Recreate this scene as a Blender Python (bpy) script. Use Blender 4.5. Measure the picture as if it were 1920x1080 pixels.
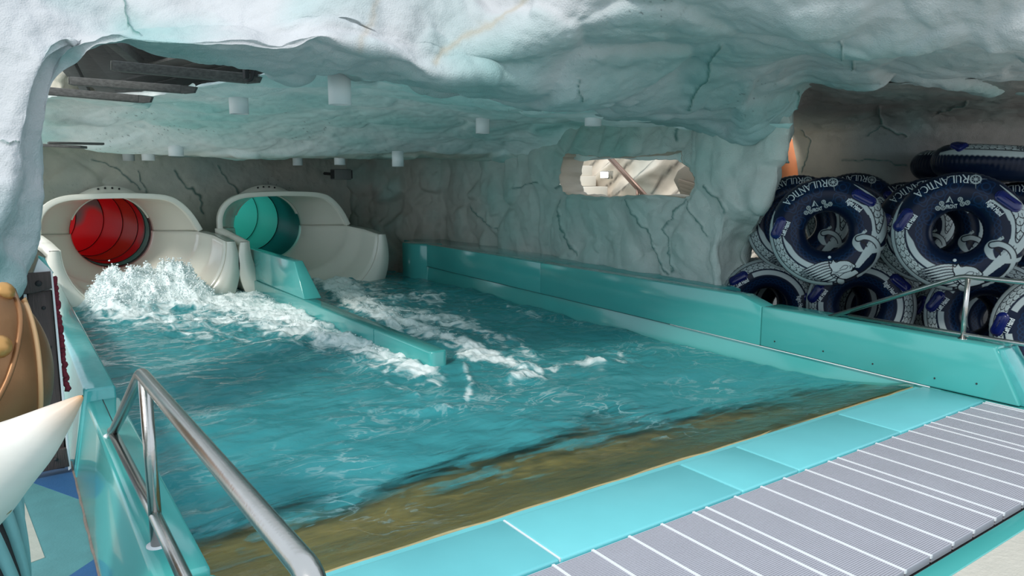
import bpy, math, random
import numpy as np
from mathutils import Vector, Matrix
random.seed(7); rng = np.random.default_rng(7)
scene = bpy.context.scene
for o in list(bpy.data.objects): bpy.data.objects.remove(o)
C = scene.collection

# ------------------------------------------------------------------ camera
CAMZ = 1.8; F = 1370.0
VX, HY = 3.0, 332.0
pitch = math.atan2(540-HY, F); head = -math.atan2(VX-960, math.hypot(F, 540-HY))
fw = np.array([math.sin(head)*math.cos(pitch), math.cos(head)*math.cos(pitch), -math.sin(pitch)])
rt = np.array([math.cos(head), -math.sin(head), 0.0]); up = np.cross(rt, fw)
fh = np.array([math.sin(head), math.cos(head), 0.0]); cam0 = np.array([0, 0, CAMZ])
cd = bpy.data.cameras.new('camera'); cam = bpy.data.objects.new('camera', cd); C.objects.link(cam)
cd.sensor_width = 36; cd.lens = 36*F/1920; cd.clip_start = 0.05; cd.clip_end = 200
cam.matrix_world = Matrix(((rt[0], up[0], -fw[0], 0), (rt[1], up[1], -fw[1], 0), (rt[2], up[2], -fw[2], CAMZ), (0, 0, 0, 1)))
scene.camera = cam
# ------------------------------------------------------------------ light and exposure
w = bpy.data.worlds.new('sky'); scene.world = w; w.use_nodes = True
bg = w.node_tree.nodes['Background']; bg.inputs[0].default_value = (0.80, 0.90, 1.0, 1); bg.inputs[1].default_value = 1.0
sd = bpy.data.lights.new('sun', 'SUN'); sd.energy = 1.5; sd.angle = math.radians(11); sd.color = (1, .95, .88)
sun = bpy.data.objects.new('sun', sd); C.objects.link(sun)
SUN_TO = Vector((0.72, 0.36, -0.66))                     # direction the light travels
sun.rotation_euler = SUN_TO.to_track_quat('-Z', 'Y').to_euler()
vs = scene.view_settings; vs.view_transform = 'Standard'; vs.look = 'None'; vs.gamma = 1; vs.use_curve_mapping = False
vs.exposure = 0.45
scene.cycles.diffuse_bounces = 8

# ------------------------------------------------------------------ pixel helpers (1920x1080)
def ray(u, v): return fw*F + rt*(u-960) + up*(540-v)
def Q(u, v, x=None, y=None, z=None):
    d = ray(u, v)
    t = x/d[0] if x is not None else y/d[1] if y is not None else (z-CAMZ)/d[2]
    return cam0 + d*t
def D(u, v, d):
    r = ray(u, v); return cam0 + r*(d/(r@fh))
def proj(p):
    q = np.asarray(p, float) - cam0; z = q@fw
    z = np.where(np.abs(z) < .05, .05, z)
    return 960+F*(q@rt)/z, 540-F*(q@up)/z

# ------------------------------------------------------------------ numpy noise
def h3(ix, iy, iz, s):
    n = (ix.astype(np.int64)*374761393 + iy.astype(np.int64)*668265263 + iz.astype(np.int64)*2147483647 + s*1274126177) & 0xffffffff
    n = ((n ^ (n >> 13))*1274126177) & 0xffffffff
    n = ((n ^ (n >> 15))*2246822519) & 0xffffffff
    return ((n ^ (n >> 16)) & 0xffffff)/float(0x1000000)
def vnoise(p, s=0):
    i = np.floor(p); f = p-i; f = f*f*f*(f*(f*6-15)+10); i = i.astype(np.int64); r = 0
    for dx in (0, 1):
        for dy in (0, 1):
            for dz in (0, 1):
                wgt = (f[..., 0] if dx else 1-f[..., 0])*(f[..., 1] if dy else 1-f[..., 1])*(f[..., 2] if dz else 1-f[..., 2])
                r = r + wgt*h3(i[..., 0]+dx, i[..., 1]+dy, i[..., 2]+dz, s)
    return r*2-1
def fbm(p, o=4, s=0, g=.5):
    a, r, q = 1.0, 0, p
    for k in range(o): r = r+a*vnoise(q, s+k*17); a *= g; q = q*2.03+11.3
    return r
def facets(p, s=0, k=15.0, tilt=.55, scoop=.5):
    i = np.floor(p).astype(np.int64); num = 0; den = 0
    for dx in (-1, 0, 1):
        for dy in (-1, 0, 1):
            for dz in (-1, 0, 1):
                a, b, c = i[..., 0]+dx, i[..., 1]+dy, i[..., 2]+dz
                q = np.stack([p[..., 0]-a-h3(a, b, c, s), p[..., 1]-b-h3(a, b, c, s+1), p[..., 2]-c-h3(a, b, c, s+2)], -1)
                d2 = (q*q).sum(-1)
                g = np.stack([h3(a, b, c, s+3), h3(a, b, c, s+4), h3(a, b, c, s+5)], -1)-.5
                val = (q*g).sum(-1)*2*tilt + scoop*d2 + (h3(a, b, c, s+6)-.5)*.5
                wgt = np.exp(-k*d2); num = num+wgt*val; den = den+wgt
    return num/(den+1e-12)
def sstep(a, b, x): t = np.clip((x-a)/(b-a), 0, 1); return t*t*(3-2*t)
def polydist(u, v, pts):
    d = np.full(np.shape(u), 1e9)
    for (x0, y0), (x1, y1) in zip(pts[:-1], pts[1:]):
        dx, dy = x1-x0, y1-y0; t = np.clip(((u-x0)*dx+(v-y0)*dy)/(dx*dx+dy*dy+1e-9), 0, 1)
        d = np.minimum(d, np.hypot(u-x0-t*dx, v-y0-t*dy))
    return d
def inpoly(u, v, pts):
    r = np.zeros(np.shape(u), bool); n = len(pts)
    for k in range(n):
        x0, y0 = pts[k]; x1, y1 = pts[(k+1) % n]
        c = ((y0 > v) != (y1 > v)) & (u < (x1-x0)*(v-y0)/((y1-y0)+1e-12)+x0); r ^= c
    return r

# ------------------------------------------------------------------ materials
def newmat(name):
    m = bpy.data.materials.new(name); m.use_nodes = True; nt = m.node_tree
    return m, nt, nt.nodes, nt.links, nt.nodes['Principled BSDF']
def bumpy(nt, b, scale, strength, dist=.01, detail=4, coord='Object', stretch=None):
    N, L = nt.nodes, nt.links
    tc = N.new('ShaderNodeTexCoord'); no = N.new('ShaderNodeTexNoise'); no.inputs['Scale'].default_value = scale; no.inputs['Detail'].default_value = detail
    if stretch:
        mp = N.new('ShaderNodeMapping'); mp.inputs['Scale'].default_value = stretch; L.new(tc.outputs[coord], mp.inputs[0]); L.new(mp.outputs[0], no.inputs['Vector'])
    else: L.new(tc.outputs[coord], no.inputs['Vector'])
    bp = N.new('ShaderNodeBump'); bp.inputs['Strength'].default_value = strength; bp.inputs['Distance'].default_value = dist
    L.new(no.outputs[0], bp.inputs['Height']); L.new(bp.outputs[0], b.inputs['Normal']); return no
def plain(name, col, rough=.5, metal=0, bump=0, bscale=40, var=0, vscale=3, coat=0, spec=.5, stretch=None):
    m, nt, N, L, b = newmat(name)
    b.inputs['Base Color'].default_value = (*col, 1); b.inputs['Roughness'].default_value = rough; b.inputs['Metallic'].default_value = metal
    b.inputs['Coat Weight'].default_value = coat; b.inputs['Coat Roughness'].default_value = .08; b.inputs['Specular IOR Level'].default_value = spec
    if bump: bumpy(nt, b, bscale, bump, stretch=stretch)
    tc = N.new('ShaderNodeTexCoord'); no = N.new('ShaderNodeTexNoise'); no.inputs['Scale'].default_value = vscale; no.inputs['Detail'].default_value = 5
    if stretch:
        mp = N.new('ShaderNodeMapping'); mp.inputs['Scale'].default_value = stretch; L.new(tc.outputs['Object'], mp.inputs[0]); L.new(mp.outputs[0], no.inputs['Vector'])
    else: L.new(tc.outputs['Object'], no.inputs['Vector'])
    mx = N.new('ShaderNodeMix'); mx.data_type = 'RGBA'
    mx.inputs[6].default_value = (*[c*(1-var) for c in col], 1); mx.inputs[7].default_value = (*[min(1, c*(1+var)) for c in col], 1)
    L.new(no.outputs[0], mx.inputs[0]); L.new(mx.outputs[2], b.inputs['Base Color'])
    return m
def attrmat(name, attr, rough=.8, bump=0, bscale=60, bdist=.01, spec=.3):
    m, nt, N, L, b = newmat(name)
    at = N.new('ShaderNodeAttribute'); at.attribute_name = attr; L.new(at.outputs['Color'], b.inputs['Base Color'])
    b.inputs['Roughness'].default_value = rough; b.inputs['Specular IOR Level'].default_value = spec
    if bump: bumpy(nt, b, bscale, bump, bdist, 6)
    return m
M = {}
M['rock'] = attrmat('painted_rock', 'tint', .75, .6, 85, .012)
M['teal'] = plain('turquoise_fibreglass', (.065, .38, .36), .16, var=.06, vscale=2, coat=.4, bump=.02, bscale=6)
M['sill'] = plain('turquoise_sill', (.17, .57, .61), .3, var=.05, vscale=5, bump=.05, bscale=150)
M['cream'] = plain('cream_fibreglass', (.78, .755, .67), .25, var=.05, vscale=2, coat=.3)
M['steel'] = plain('brushed_steel', (.50, .49, .47), .24, metal=1, var=.12, vscale=9, bump=.06, bscale=90)
M['white'] = plain('white_paint', (.78, .80, .82), .5, var=.04)
M['grate'] = plain('grey_plastic', (.43, .43, .48), .55, var=.08, vscale=4)
M['dark'] = plain('black_gap', (.02, .02, .022), .7, var=.1)
M['wood'] = plain('weathered_wood', (.10, .10, .096), .8, var=.75, vscale=9, bump=.5, bscale=25, stretch=(1, 6, 6))
M['woodend'] = plain('pale_wood_end', (.3, .29, .26), .8, var=.3, vscale=20)
M['brownwood'] = plain('dark_brown_timber', (.065, .045, .042), .6, var=.45, vscale=6, bump=.6, bscale=14, stretch=(9, 9, .8))
M['ochre'] = plain('ochre_ramp', (.42, .33, .115), .6, var=.5, vscale=5, bump=.4, bscale=20, stretch=(.6, 3.5, 1))
M['goldedge'] = plain('sand_edge', (.42, .34, .17), .5, var=.2, vscale=20)
M['poolfloor'] = plain('pool_floor', (.03, .32, .35), .5, var=.1)
M['deck'] = plain('beige_deck', (.55, .52, .45), .75, var=.08, vscale=8, bump=.5, bscale=45)
M['bronze'] = plain('aged_bronze', (.27, .135, .06), .40, metal=.6, var=.35, vscale=5, bump=.12, bscale=30)
M['gold'] = plain('gold_paint', (.50, .27, .09), .35, metal=.6, var=.15, vscale=12)
M['bronzerim'] = plain('tan_rim', (.62, .38, .19), .4, metal=.3, var=.1)
M['navy'] = None
M['orange'] = plain('orange_fibreglass', (.62, .20, .07), .4, var=.08)
M['brick'] = plain('white_tile', (.78, .75, .68), .6, var=.05)
M['red'] = plain('red_rope', (.16, .015, .03), .9, var=.5, vscale=40, bump=.8, bscale=80)
M['green_top'] = plain('wet_turquoise', (.06, .36, .36), .1, var=.15, vscale=14, coat=.5, bump=.12, bscale=30)

# ------------------------------------------------------------------ object helpers
def setp(o, label=None, cat=None, group=None, kind=None):
    if label: o['label'] = label
    if cat: o['category'] = cat
    if group: o['group'] = group
    if kind: o['kind'] = kind
    return o
def thing(name, label, cat, loc=(0, 0, 0), group=None):
    o = bpy.data.objects.new(name, None); o.empty_display_size = .1; C.objects.link(o); o.location = [float(a) for a in loc]
    return setp(o, label, cat, group)
def mk(name, verts, faces, mat, parent=None, smooth=False, local=False):
    V = np.asarray(verts, float).reshape(-1, 3)
    if parent is not None and not local:
        off = np.array(parent.location)
        if parent.parent: off = off+np.array(parent.parent.location)
        V = V-off
    me = bpy.data.meshes.new(name); me.from_pydata(V.tolist(), [], [tuple(int(i) for i in f) for f in faces]); me.update()
    if smooth: me.shade_smooth()
    if mat: me.materials.append(mat)
    o = bpy.data.objects.new(name, me); C.objects.link(o)
    if parent is not None: o.parent = parent
    return o
def gridmesh(name, P, mat, parent=None, mask=None, wrapc=False, wrapr=False, attrs=None, smooth=True, local=False, flip=False):
    nr, nc = P.shape[:2]; V = P.reshape(-1, 3)
    if parent is not None and not local: V = V-np.array(parent.location)
    r = np.arange(nr if wrapr else nr-1); c = np.arange(nc if wrapc else nc-1)
    R, CC = np.meshgrid(r, c, indexing='ij'); R2 = (R+1) % nr; C2 = (CC+1) % nc
    q = np.stack([R*nc+CC, R*nc+C2, R2*nc+C2, R2*nc+CC], -1)
    if flip: q = q[..., ::-1]
    if mask is not None: q = q[mask]
    q = q.reshape(-1, 4)
    me = bpy.data.meshes.new(name); me.vertices.add(len(V)); me.vertices.foreach_set('co', V.astype(np.float32).ravel())
    me.loops.add(q.size); me.loops.foreach_set('vertex_index', q.astype(np.int32).ravel())
    me.polygons.add(len(q)); me.polygons.foreach_set('loop_start', np.arange(0, q.size, 4, dtype=np.int32))
    me.update(calc_edges=True)
    if smooth: me.shade_smooth()
    for an, a in (attrs or {}).items():
        a = np.asarray(a)
        if a.ndim == 3:
            at = me.attributes.new(an, 'FLOAT_COLOR', 'POINT'); f = np.ones((len(V), 4), np.float32); f[:, :3] = a.reshape(-1, 3); at.data.foreach_set('color', f.ravel())
        else:
            at = me.attributes.new(an, 'FLOAT', 'POINT'); at.data.foreach_set('value', a.astype(np.float32).ravel())
    me.validate()
    me.materials.append(mat); o = bpy.data.objects.new(name, me); C.objects.link(o)
    if parent is not None: o.parent = parent
    return o
BF = [(0, 3, 2, 1), (4, 5, 6, 7), (0, 1, 5, 4), (1, 2, 6, 5), (2, 3, 7, 6), (3, 0, 4, 7)]
def bevel(o, wd=.01, seg=2):
    m = o.modifiers.new('bevel', 'BEVEL'); m.width = wd; m.segments = seg; m.limit_method = 'ANGLE'; o.data.shade_smooth(); 
    m.harden_normals = False
    return o
def box(name, lo, hi, mat, parent=None, bev=0):
    x0, y0, z0 = lo; x1, y1, z1 = hi
    o = mk(name, [(x0, y0, z0), (x1, y0, z0), (x1, y1, z0), (x0, y1, z0), (x0, y0, z1), (x1, y0, z1), (x1, y1, z1), (x0, y1, z1)], BF, mat, parent)
    return bevel(o, bev) if bev else o
def prism(name, bottom, top, mat, parent=None, bev=0):
    n = len(bottom); f = [tuple(range(n))[::-1], tuple(range(n, 2*n))]+[(i, (i+1) % n, n+(i+1) % n, n+i) for i in range(n)]
    o = mk(name, list(bottom)+list(top), f, mat, parent)
    return bevel(o, bev) if bev else o
def plank(name, a, b, wd, th, mat, parent=None, upv=(0, 0, 1), bev=.006):
    a, b = np.array(a, float), np.array(b, float); d = b-a; d /= np.linalg.norm(d); s = np.cross(d, upv); s /= np.linalg.norm(s); n = np.cross(s, d)
    s = s*wd/2; n = n*th/2
    return bevel(mk(name, [a-s-n, a+s-n, a+s+n, a-s+n, b-s-n, b+s-n, b+s+n, b-s+n], [(0, 1, 2, 3)[::-1], (4, 5, 6, 7), (0, 1, 5, 4), (1, 2, 6, 5), (2, 3, 7, 6), (3, 0, 4, 7)], mat, parent), bev)
def rounded(pts, rad, n=5):
    pts = [np.array(p, float) for p in pts]; out = [pts[0]]
    for a, b, c in zip(pts[:-2], pts[1:-1], pts[2:]):
        d0 = a-b; d1 = c-b; l0, l1 = np.linalg.norm(d0), np.linalg.norm(d1); r = min(rad, l0*.45, l1*.45); p = b+d0/l0*r; q = b+d1/l1*r
        for k in range(n+1): t = k/n; out.append((1-t)**2*p+2*t*(1-t)*b+t*t*q)
    return out+[pts[-1]]
def sweep(name, pts, rad, mat, parent=None, seg=16, closed=False, cap=True):
    pts = np.array(pts, float); n = len(pts); rads = np.full(n, rad) if np.isscalar(rad) else np.array(rad)
    T = np.gradient(pts, axis=0); T /= np.linalg.norm(T, axis=1)[:, None]+1e-12
    ref = np.array([0, 0, 1.]) if abs(T[0][2]) < .9 else np.array([1., 0, 0]); nrm = np.cross(T[0], ref); nrm /= np.linalg.norm(nrm)
    V = []
    for k in range(n):
        nrm = nrm-T[k]*(nrm@T[k]); nrm /= np.linalg.norm(nrm); bn = np.cross(T[k], nrm)
        for j in range(seg):
            a = 2*math.pi*j/seg; V.append(pts[k]+rads[k]*(math.cos(a)*nrm+math.sin(a)*bn))
    f = [(k*seg+j, k*seg+(j+1) % seg, (k+1)*seg+(j+1) % seg, (k+1)*seg+j) for k in range(n-1) for j in range(seg)]
    if cap: f += [tuple(range(seg))[::-1], tuple(range((n-1)*seg, n*seg))]
    return mk(name, V, f, mat, parent, True)
def sphere(name, c, r, mat, parent=None, seg=20, sc=(1, 1, 1)):
    th = np.linspace(0, math.pi, seg//2+1); ph = np.linspace(0, 2*math.pi, seg+1)[:-1]
    P = np.array([[[c[0]+r*sc[0]*math.sin(t)*math.cos(p), c[1]+r*sc[1]*math.sin(t)*math.sin(p), c[2]+r*sc[2]*math.cos(t)] for p in ph] for t in th])
    return gridmesh(name, P, mat, parent, wrapc=True)
def lathe(name, c, prof, mat, parent=None, seg=32):
    ph = np.linspace(0, 2*math.pi, seg+1)[:-1]
    P = np.array([[[c[0]+r*math.cos(p), c[1]+r*math.sin(p), c[2]+z] for p in ph] for r, z in prof])
    return gridmesh(name, P, mat, parent, wrapc=True)

# ------------------------------------------------------------------ rock sheets
def cr(ctrl, n, axis):
    A = np.moveaxis(np.asarray(ctrl, float), axis, 0); m = len(A)
    A = np.concatenate([2*A[:1]-A[1:2], A, 2*A[-1:]-A[-2:-1]])
    t = np.linspace(0, m-1, n); i = np.minimum(t.astype(int), m-2); f = (t-i).reshape((-1,)+(1,)*(A.ndim-1))
    p0, p1, p2, p3 = A[i], A[i+1], A[i+2], A[i+3]
    r = .5*((2*p1)+(p2-p0)*f+(2*p0-5*p1+4*p2-p3)*f*f+(3*p1-p0-3*p2+p3)*f**3)
    return np.moveaxis(r, 0, axis)
def normals(P):
    du = np.gradient(P, axis=1); dv = np.gradient(P, axis=0); n = np.cross(du, dv); return n/(np.linalg.norm(n, axis=-1, keepdims=True)+1e-9)
WHITE = np.array([.50, .515, .53]); TEAL = np.array([.27, .43, .425]); CRACK = np.array([.04, .17, .15])  # front paint set darker than the same paint inside, to offset the sun
def rock(name, P, amp=.07, cell=.55, flip=1, base=WHITE, teal=.3, tealcol=TEAL, recess=.8, cracks=(), splats=(), mask=None, seed=0, kind='structure', crackw=2.2, stains=(), stretch=(1, 1, 1), fine=.012, ampf=None, fade=None, basefn=None, spots=1):
    n = normals(P)*flip; st = np.array(stretch)
    q = P*st/cell; q = q+.35*np.stack([vnoise(P*1.1, 91), vnoise(P*1.1, 92), vnoise(P*1.1, 93)], -1)
    d = facets(q, seed)*1.0+.22*facets(q*2.1+5, seed+40)
    d = d-d.mean(); big = fbm(P*.5, 2, seed+7)
    A = amp if ampf is None else amp*ampf(P)
    disp = A*d*1.35+.6*A*big+fine*fbm(P*7, 3, seed+9)
    if fade is not None: disp = disp*fade
    u, v = proj(P); ck = np.zeros(u.shape)
    ju = u+4*vnoise(np.stack([u/14, v/14, u*0], -1), 5)+1.5*vnoise(np.stack([u/5, v/5, u*0], -1), 6); jv = v+4*vnoise(np.stack([u/14, v/14, u*0+9], -1), 5)
    for pts, wd in cracks:
        dd = polydist(ju, jv, pts); ck = np.maximum(ck, np.exp(-(dd/wd)**2)); disp = disp-.022*np.exp(-(dd/(wd*1.5))**2)
    P2 = P+n*disp[..., None]
    t = np.clip(teal+.45*fbm(P*.9, 3, seed+21)+recess*np.clip(-d*1.2, -.15, .5), 0, 1)
    for su, sv, sr, sa in splats: t = np.clip(t+sa*np.exp(-((u-su)**2+(v-sv)**2)/sr**2), 0, 1)
    bcol = np.broadcast_to(base, P.shape) if basefn is None else basefn(P, u, v)
    col = bcol*(1-t[..., None])+np.asarray(tealcol)*t[..., None]
    col = col*(1+.05*fbm(P*5, 3, 31))[..., None]
    for pts, wd, cc, aa in stains:
        s = (aa*np.exp(-(polydist(ju, jv, pts)/wd)**2))[..., None]; col = col*(1-s)+np.array(cc)*s
    sp = sstep(.78, .85, vnoise(P*42, 77))*sstep(.45, .7, vnoise(P*1.3, 78)); col = col*(1-.6*spots*sp[..., None])
    col = col*(1-ck[..., None]*.85)+CRACK*ck[..., None]*.85
    o = gridmesh(name, P2, M['rock'], mask=mask, attrs={'tint': col.astype(np.float32)})
    return setp(o, kind=kind)
def Dv(rows): return np.array([[D(*c) for c in r] for r in rows])

# front face, lip and soffit of the grotto mouth: columns follow the lip; (lip, mid, out, soffit)
AC = [
 [(-60, 650, 4.5), (-150, 600, 4.4), (-420, 620, 4.6), (-60, 650, 5.2)],
 [(28, 556, 4.7), (-60, 480, 4.4), (-420, 400, 4.6), (5, 566, 5.4)],
 [(70, 500, 4.9), (-20, 400, 4.5), (-420, 250, 4.6), (30, 508, 5.6)],
 [(89, 430, 5.0), (10, 320, 4.6), (-420, 120, 4.7), (45, 430, 5.8)],
 [(97, 300, 5.1), (30, 230, 4.7), (-420, 0, 4.8), (45, 300, 5.9)],
 [(105, 215, 5.1), (50, 140, 4.8), (-380, -150, 4.9), (55, 210, 5.9)],
 [(120, 155, 5.1), (80, 85, 4.9), (-280, -300, 5.2), (90, 165, 5.7)],
 [(148, 98, 5.0), (140, 42, 5.2), (-120, -400, 5.8), (150, 104, 5.4)],
 [(215, 72, 4.95), (230, 30, 5.4), (150, -450, 6.2), (222, 77, 5.4)],
 [(285, 78, 4.95), (300, 32, 5.4), (280, -450, 6.3), (289, 98, 5.5)],
 [(370, 82, 4.95), (380, 32, 5.5), (370, -450, 6.4), (365, 107, 5.6)],
 [(460, 80, 5.0), (465, 32, 5.5), (460, -450, 6.4), (455, 112, 5.65)],
 [(525, 92, 5.1), (545, 32, 5.5), (550, -450, 6.4), (545, 129, 6.0)],
 [(600, 70, 5.1), (610, 28, 5.5), (620, -450, 6.4), (600, 121, 6.0)],
 [(655, 86, 5.2), (670, 35, 5.5), (680, -450, 6.4), (655, 126, 6.1)],
 [(740, 104, 5.4), (750, 40, 5.6), (750, -450, 6.5), (745, 142, 6.6)],
 [(817, 145, 5.6), (825, 60, 5.8), (830, -450, 6.6), (825, 178, 7.2)],
 [(910, 150, 5.8), (910, 62, 5.8), (910, -450, 6.7), (915, 195, 7.9)],
 [(986, 178, 6.1), (990, 56, 5.6), (990, -450, 6.0), (990, 208, 8.5)],
 [(1088, 197, 6.5), (1090, 38, 5.4), (1080, -450, 5.3), (1090, 220, 9.0)],  # from here right the unseen upper rock arches forward, shaped to shade below
 [(1183, 206, 7.0), (1185, 22, 5.3), (1180, -450, 4.7), (1190, 230, 9.2)],
 [(1260, 214, 7.4), (1265, 16, 5.25), (1260, -450, 4.3), (1270, 240, 9.3)],
 [(1340, 218, 7.6), (1340, 24, 5.25), (1330, -450, 4.1), (1345, 255, 8.5)],
 [(1410, 220, 7.7), (1400, 36, 5.25), (1390, -450, 4.0), (1418, 262, 8.0)],
 [(1462, 196, 7.7), (1460, 55, 5.25), (1450, -450, 4.0), (1476, 225, 7.95)],
 [(1512, 158, 7.5), (1515, 74, 5.25), (1510, -450, 4.0), (1514, 166, 8.1)],
 [(1580, 164, 7.2), (1575, 78, 5.25), (1570, -450, 4.0), (1580, 176, 8.0)],
 [(1690, 170, 7.0), (1690, 64, 5.1), (1690, -450, 3.9), (1690, 184, 7.8)],
 [(1800, 164, 6.7), (1800, 68, 4.95), (1800, -450, 3.9), (1800, 180, 7.5)],
 [(1925, 155, 6.4), (1925, 70, 4.75), (1925, -450, 3.8), (1925, 174, 7.2)],
 [(2120, 140, 6.0), (2120, 50, 4.7), (2120, -450, 3.7), (2120, 160, 6.8)],
 [(2500, 100, 5.4), (2500, 0, 4.2), (2500, -450, 3.4), (2500, 120, 6.2)]]
def blend(a, b, t): return tuple(a[i]*(1-t)+b[i]*t for i in range(3))
rowsA = [[c[2] for c in AC], [blend(c[2], c[1], .5) for c in AC], [c[1] for c in AC], [blend(c[1], c[0], .55) for c in AC],
         [(c[0][0], c[0][1], c[0][2]) for c in AC], [blend(c[0], c[3], .5) for c in AC], [c[3] for c in AC]]
CA = Dv(rowsA); xr_ = CA[-1]+np.array([0, 0, .16])+fh*np.array([.95 if c[3][0] > 650 else .04 for c in AC])[:, None]
G = cr(cr(np.concatenate([CA, xr_[None]]), 440, 0), 980, 1)
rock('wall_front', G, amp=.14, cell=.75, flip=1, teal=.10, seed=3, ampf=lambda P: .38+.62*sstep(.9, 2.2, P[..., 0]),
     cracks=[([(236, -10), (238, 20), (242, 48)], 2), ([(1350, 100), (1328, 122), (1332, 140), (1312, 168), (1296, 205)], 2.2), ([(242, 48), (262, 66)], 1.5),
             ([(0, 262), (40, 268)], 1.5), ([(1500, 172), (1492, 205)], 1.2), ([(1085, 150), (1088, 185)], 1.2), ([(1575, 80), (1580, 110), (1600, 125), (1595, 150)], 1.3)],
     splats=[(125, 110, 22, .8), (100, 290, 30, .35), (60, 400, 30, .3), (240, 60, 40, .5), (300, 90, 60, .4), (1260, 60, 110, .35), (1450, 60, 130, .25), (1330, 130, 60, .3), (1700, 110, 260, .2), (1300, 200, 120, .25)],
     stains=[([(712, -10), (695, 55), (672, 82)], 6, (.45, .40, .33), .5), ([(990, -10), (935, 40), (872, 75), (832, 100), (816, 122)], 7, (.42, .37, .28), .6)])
# ceiling: from behind the opening to the hanging beam, then the low ceiling behind it
UB = [40, 120, 210, 300, 380, 470, 560, 650, 740, 830, 915, 1000, 1090, 1180, 1270, 1360, 1480]
R5 = [(180, 8.3), (180, 8.3), (180, 8.3), (176, 8.1), (165, 7.5), (150, 6.9), (133, 6.3), (122, 5.9), (130, 6.2), (160, 6.9), (185, 7.6), (200, 8.0), (212, 8.4), (222, 8.6), (230, 8.8), (240, 9.2), (240, 9.5)]
R6 = [(200, 9.5), (200, 9.5), (202, 9.4), (204, 9.4), (205, 9.3), (206, 9.4), (206, 9.7), (206, 9.9), (212, 10.3), (222, 10.8), (229, 11.0), (232, 11.2), (233, 11.2), (238, 10.6), (242, 10.4), (250, 10.2), (250, 10.4)]
R7 = [(268, 10.4), (272, 10.8), (280, 11.2), (287, 11.7), (290, 12.0), (292, 12.3), (292, 12.5), (293, 12.7), (295, 12.9), (297, 13.1), (299, 13.3), (300, 13.6), (300, 13.9), (300, 14), (300, 14), (300, 14), (300, 14)]
WDU = [560, 660, 827, 900, 1000, 1100, 1200, 1356, 1420, 1520]; WDD = [16.6, 15.8, 15.0, 13.75, 12.16, 10.85, 9.73, 8.34, 8.0, 7.8]
def wd_(u): return float(np.interp(u, WDU, WDD))
R5 = [(v, min(d, wd_(u)-.1)) for u, (v, d) in zip(UB, R5)]
R6 = [(v, min(d, wd_(u)+.25)) for u, (v, d) in zip(UB, R6)]
R7 = [(v, min(d, wd_(u)+.45)) for u, (v, d) in zip(UB, R7)]
R8 = [min(R7[k][1]+(3.6 if u < 500 else 3.2), wd_(u)+.6) if u >= 560 else R7[k][1]+2.9 for k, u in enumerate(UB)]
rowsB = [[(u, v-3, d-.25) for u, (v, d) in zip(UB, R5)], [(u, v, d) for u, (v, d) in zip(UB, R5)], [(u, .5*(a[0]+b[0])+3, .45*a[1]+.55*b[1]) for u, a, b in zip(UB, R5, R6)],
         [(u, v, d) for u, (v, d) in zip(UB, R6)], [(u, .5*(a[0]+b[0]), .4*a[1]+.6*b[1]) for u, a, b in zip(UB, R6, R7)],
         [(u, v, d) for u, (v, d) in zip(UB, R7)], [(u, v-1, .6*d+.4*e) for (u, (v, d), e) in zip(UB, R7, R8)], [(u, v-2, e) for (u, (v, d), e) in zip(UB, R7, R8)]]
CB = Dv(rowsB)
for k, u_ in enumerate(UB): CB[0, k] = CB[1, k]+(np.array([0, 0, .30])-fh*max(.1, R5[k][1]-float(np.interp(u_, [655, 740, 817, 910, 986, 1088, 1183], [5.2, 5.4, 5.6, 5.8, 6.1, 6.5, 7.0]))-.45) if 700 < u_ < 1200 else np.array([0, 0, .04])-fh*(.1 if u_ > 700 else 0))
G = cr(cr(CB, 280, 0), 620, 1)
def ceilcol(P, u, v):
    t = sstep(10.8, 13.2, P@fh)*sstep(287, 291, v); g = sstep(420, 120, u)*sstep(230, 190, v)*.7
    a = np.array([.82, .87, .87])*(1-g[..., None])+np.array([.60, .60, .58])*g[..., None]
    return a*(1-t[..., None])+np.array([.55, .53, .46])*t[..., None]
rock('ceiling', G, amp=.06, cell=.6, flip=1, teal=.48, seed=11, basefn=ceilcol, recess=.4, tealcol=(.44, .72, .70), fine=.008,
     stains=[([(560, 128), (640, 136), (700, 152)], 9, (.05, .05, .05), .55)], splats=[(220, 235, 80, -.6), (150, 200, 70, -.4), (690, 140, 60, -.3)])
# back wall with two openings for the tubes
TX = [1.50, 4.18]; TZ = .85; TR = .635
xs = np.linspace(-.5, 7.0, 420); zs = np.linspace(2.9, -.6, 200)
X, Z = np.meshgrid(xs, zs); G = np.stack([X, np.full_like(X, 15.0), Z], -1)
rc = np.minimum(np.hypot(X-TX[0], Z-TZ), np.hypot(X-TX[1], Z-TZ)); fadec = sstep(.6, .85, rc)
mk_ = (rc[:-1, :-1] > .665)
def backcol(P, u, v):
    t = sstep(2.2, 4.5, P[..., 0]); return np.array([.80, .78, .68])*(1-t[..., None])+np.array([.46, .44, .385])*t[..., None]  # left end coloured lighter, standing in for the stronger light there
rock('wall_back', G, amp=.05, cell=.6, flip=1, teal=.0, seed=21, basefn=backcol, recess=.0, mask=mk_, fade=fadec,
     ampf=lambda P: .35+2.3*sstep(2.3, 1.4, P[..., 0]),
     cracks=[([(325, 320), (350, 348), (376, 372), (381, 400)], 1.8), ([(408, 308), (430, 345), (453, 365)], 1.4), ([(260, 322), (266, 345), (276, 362)], 1.3), ([(175, 300), (215, 312), (240, 335), (260, 355)], 1.4)])
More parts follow.
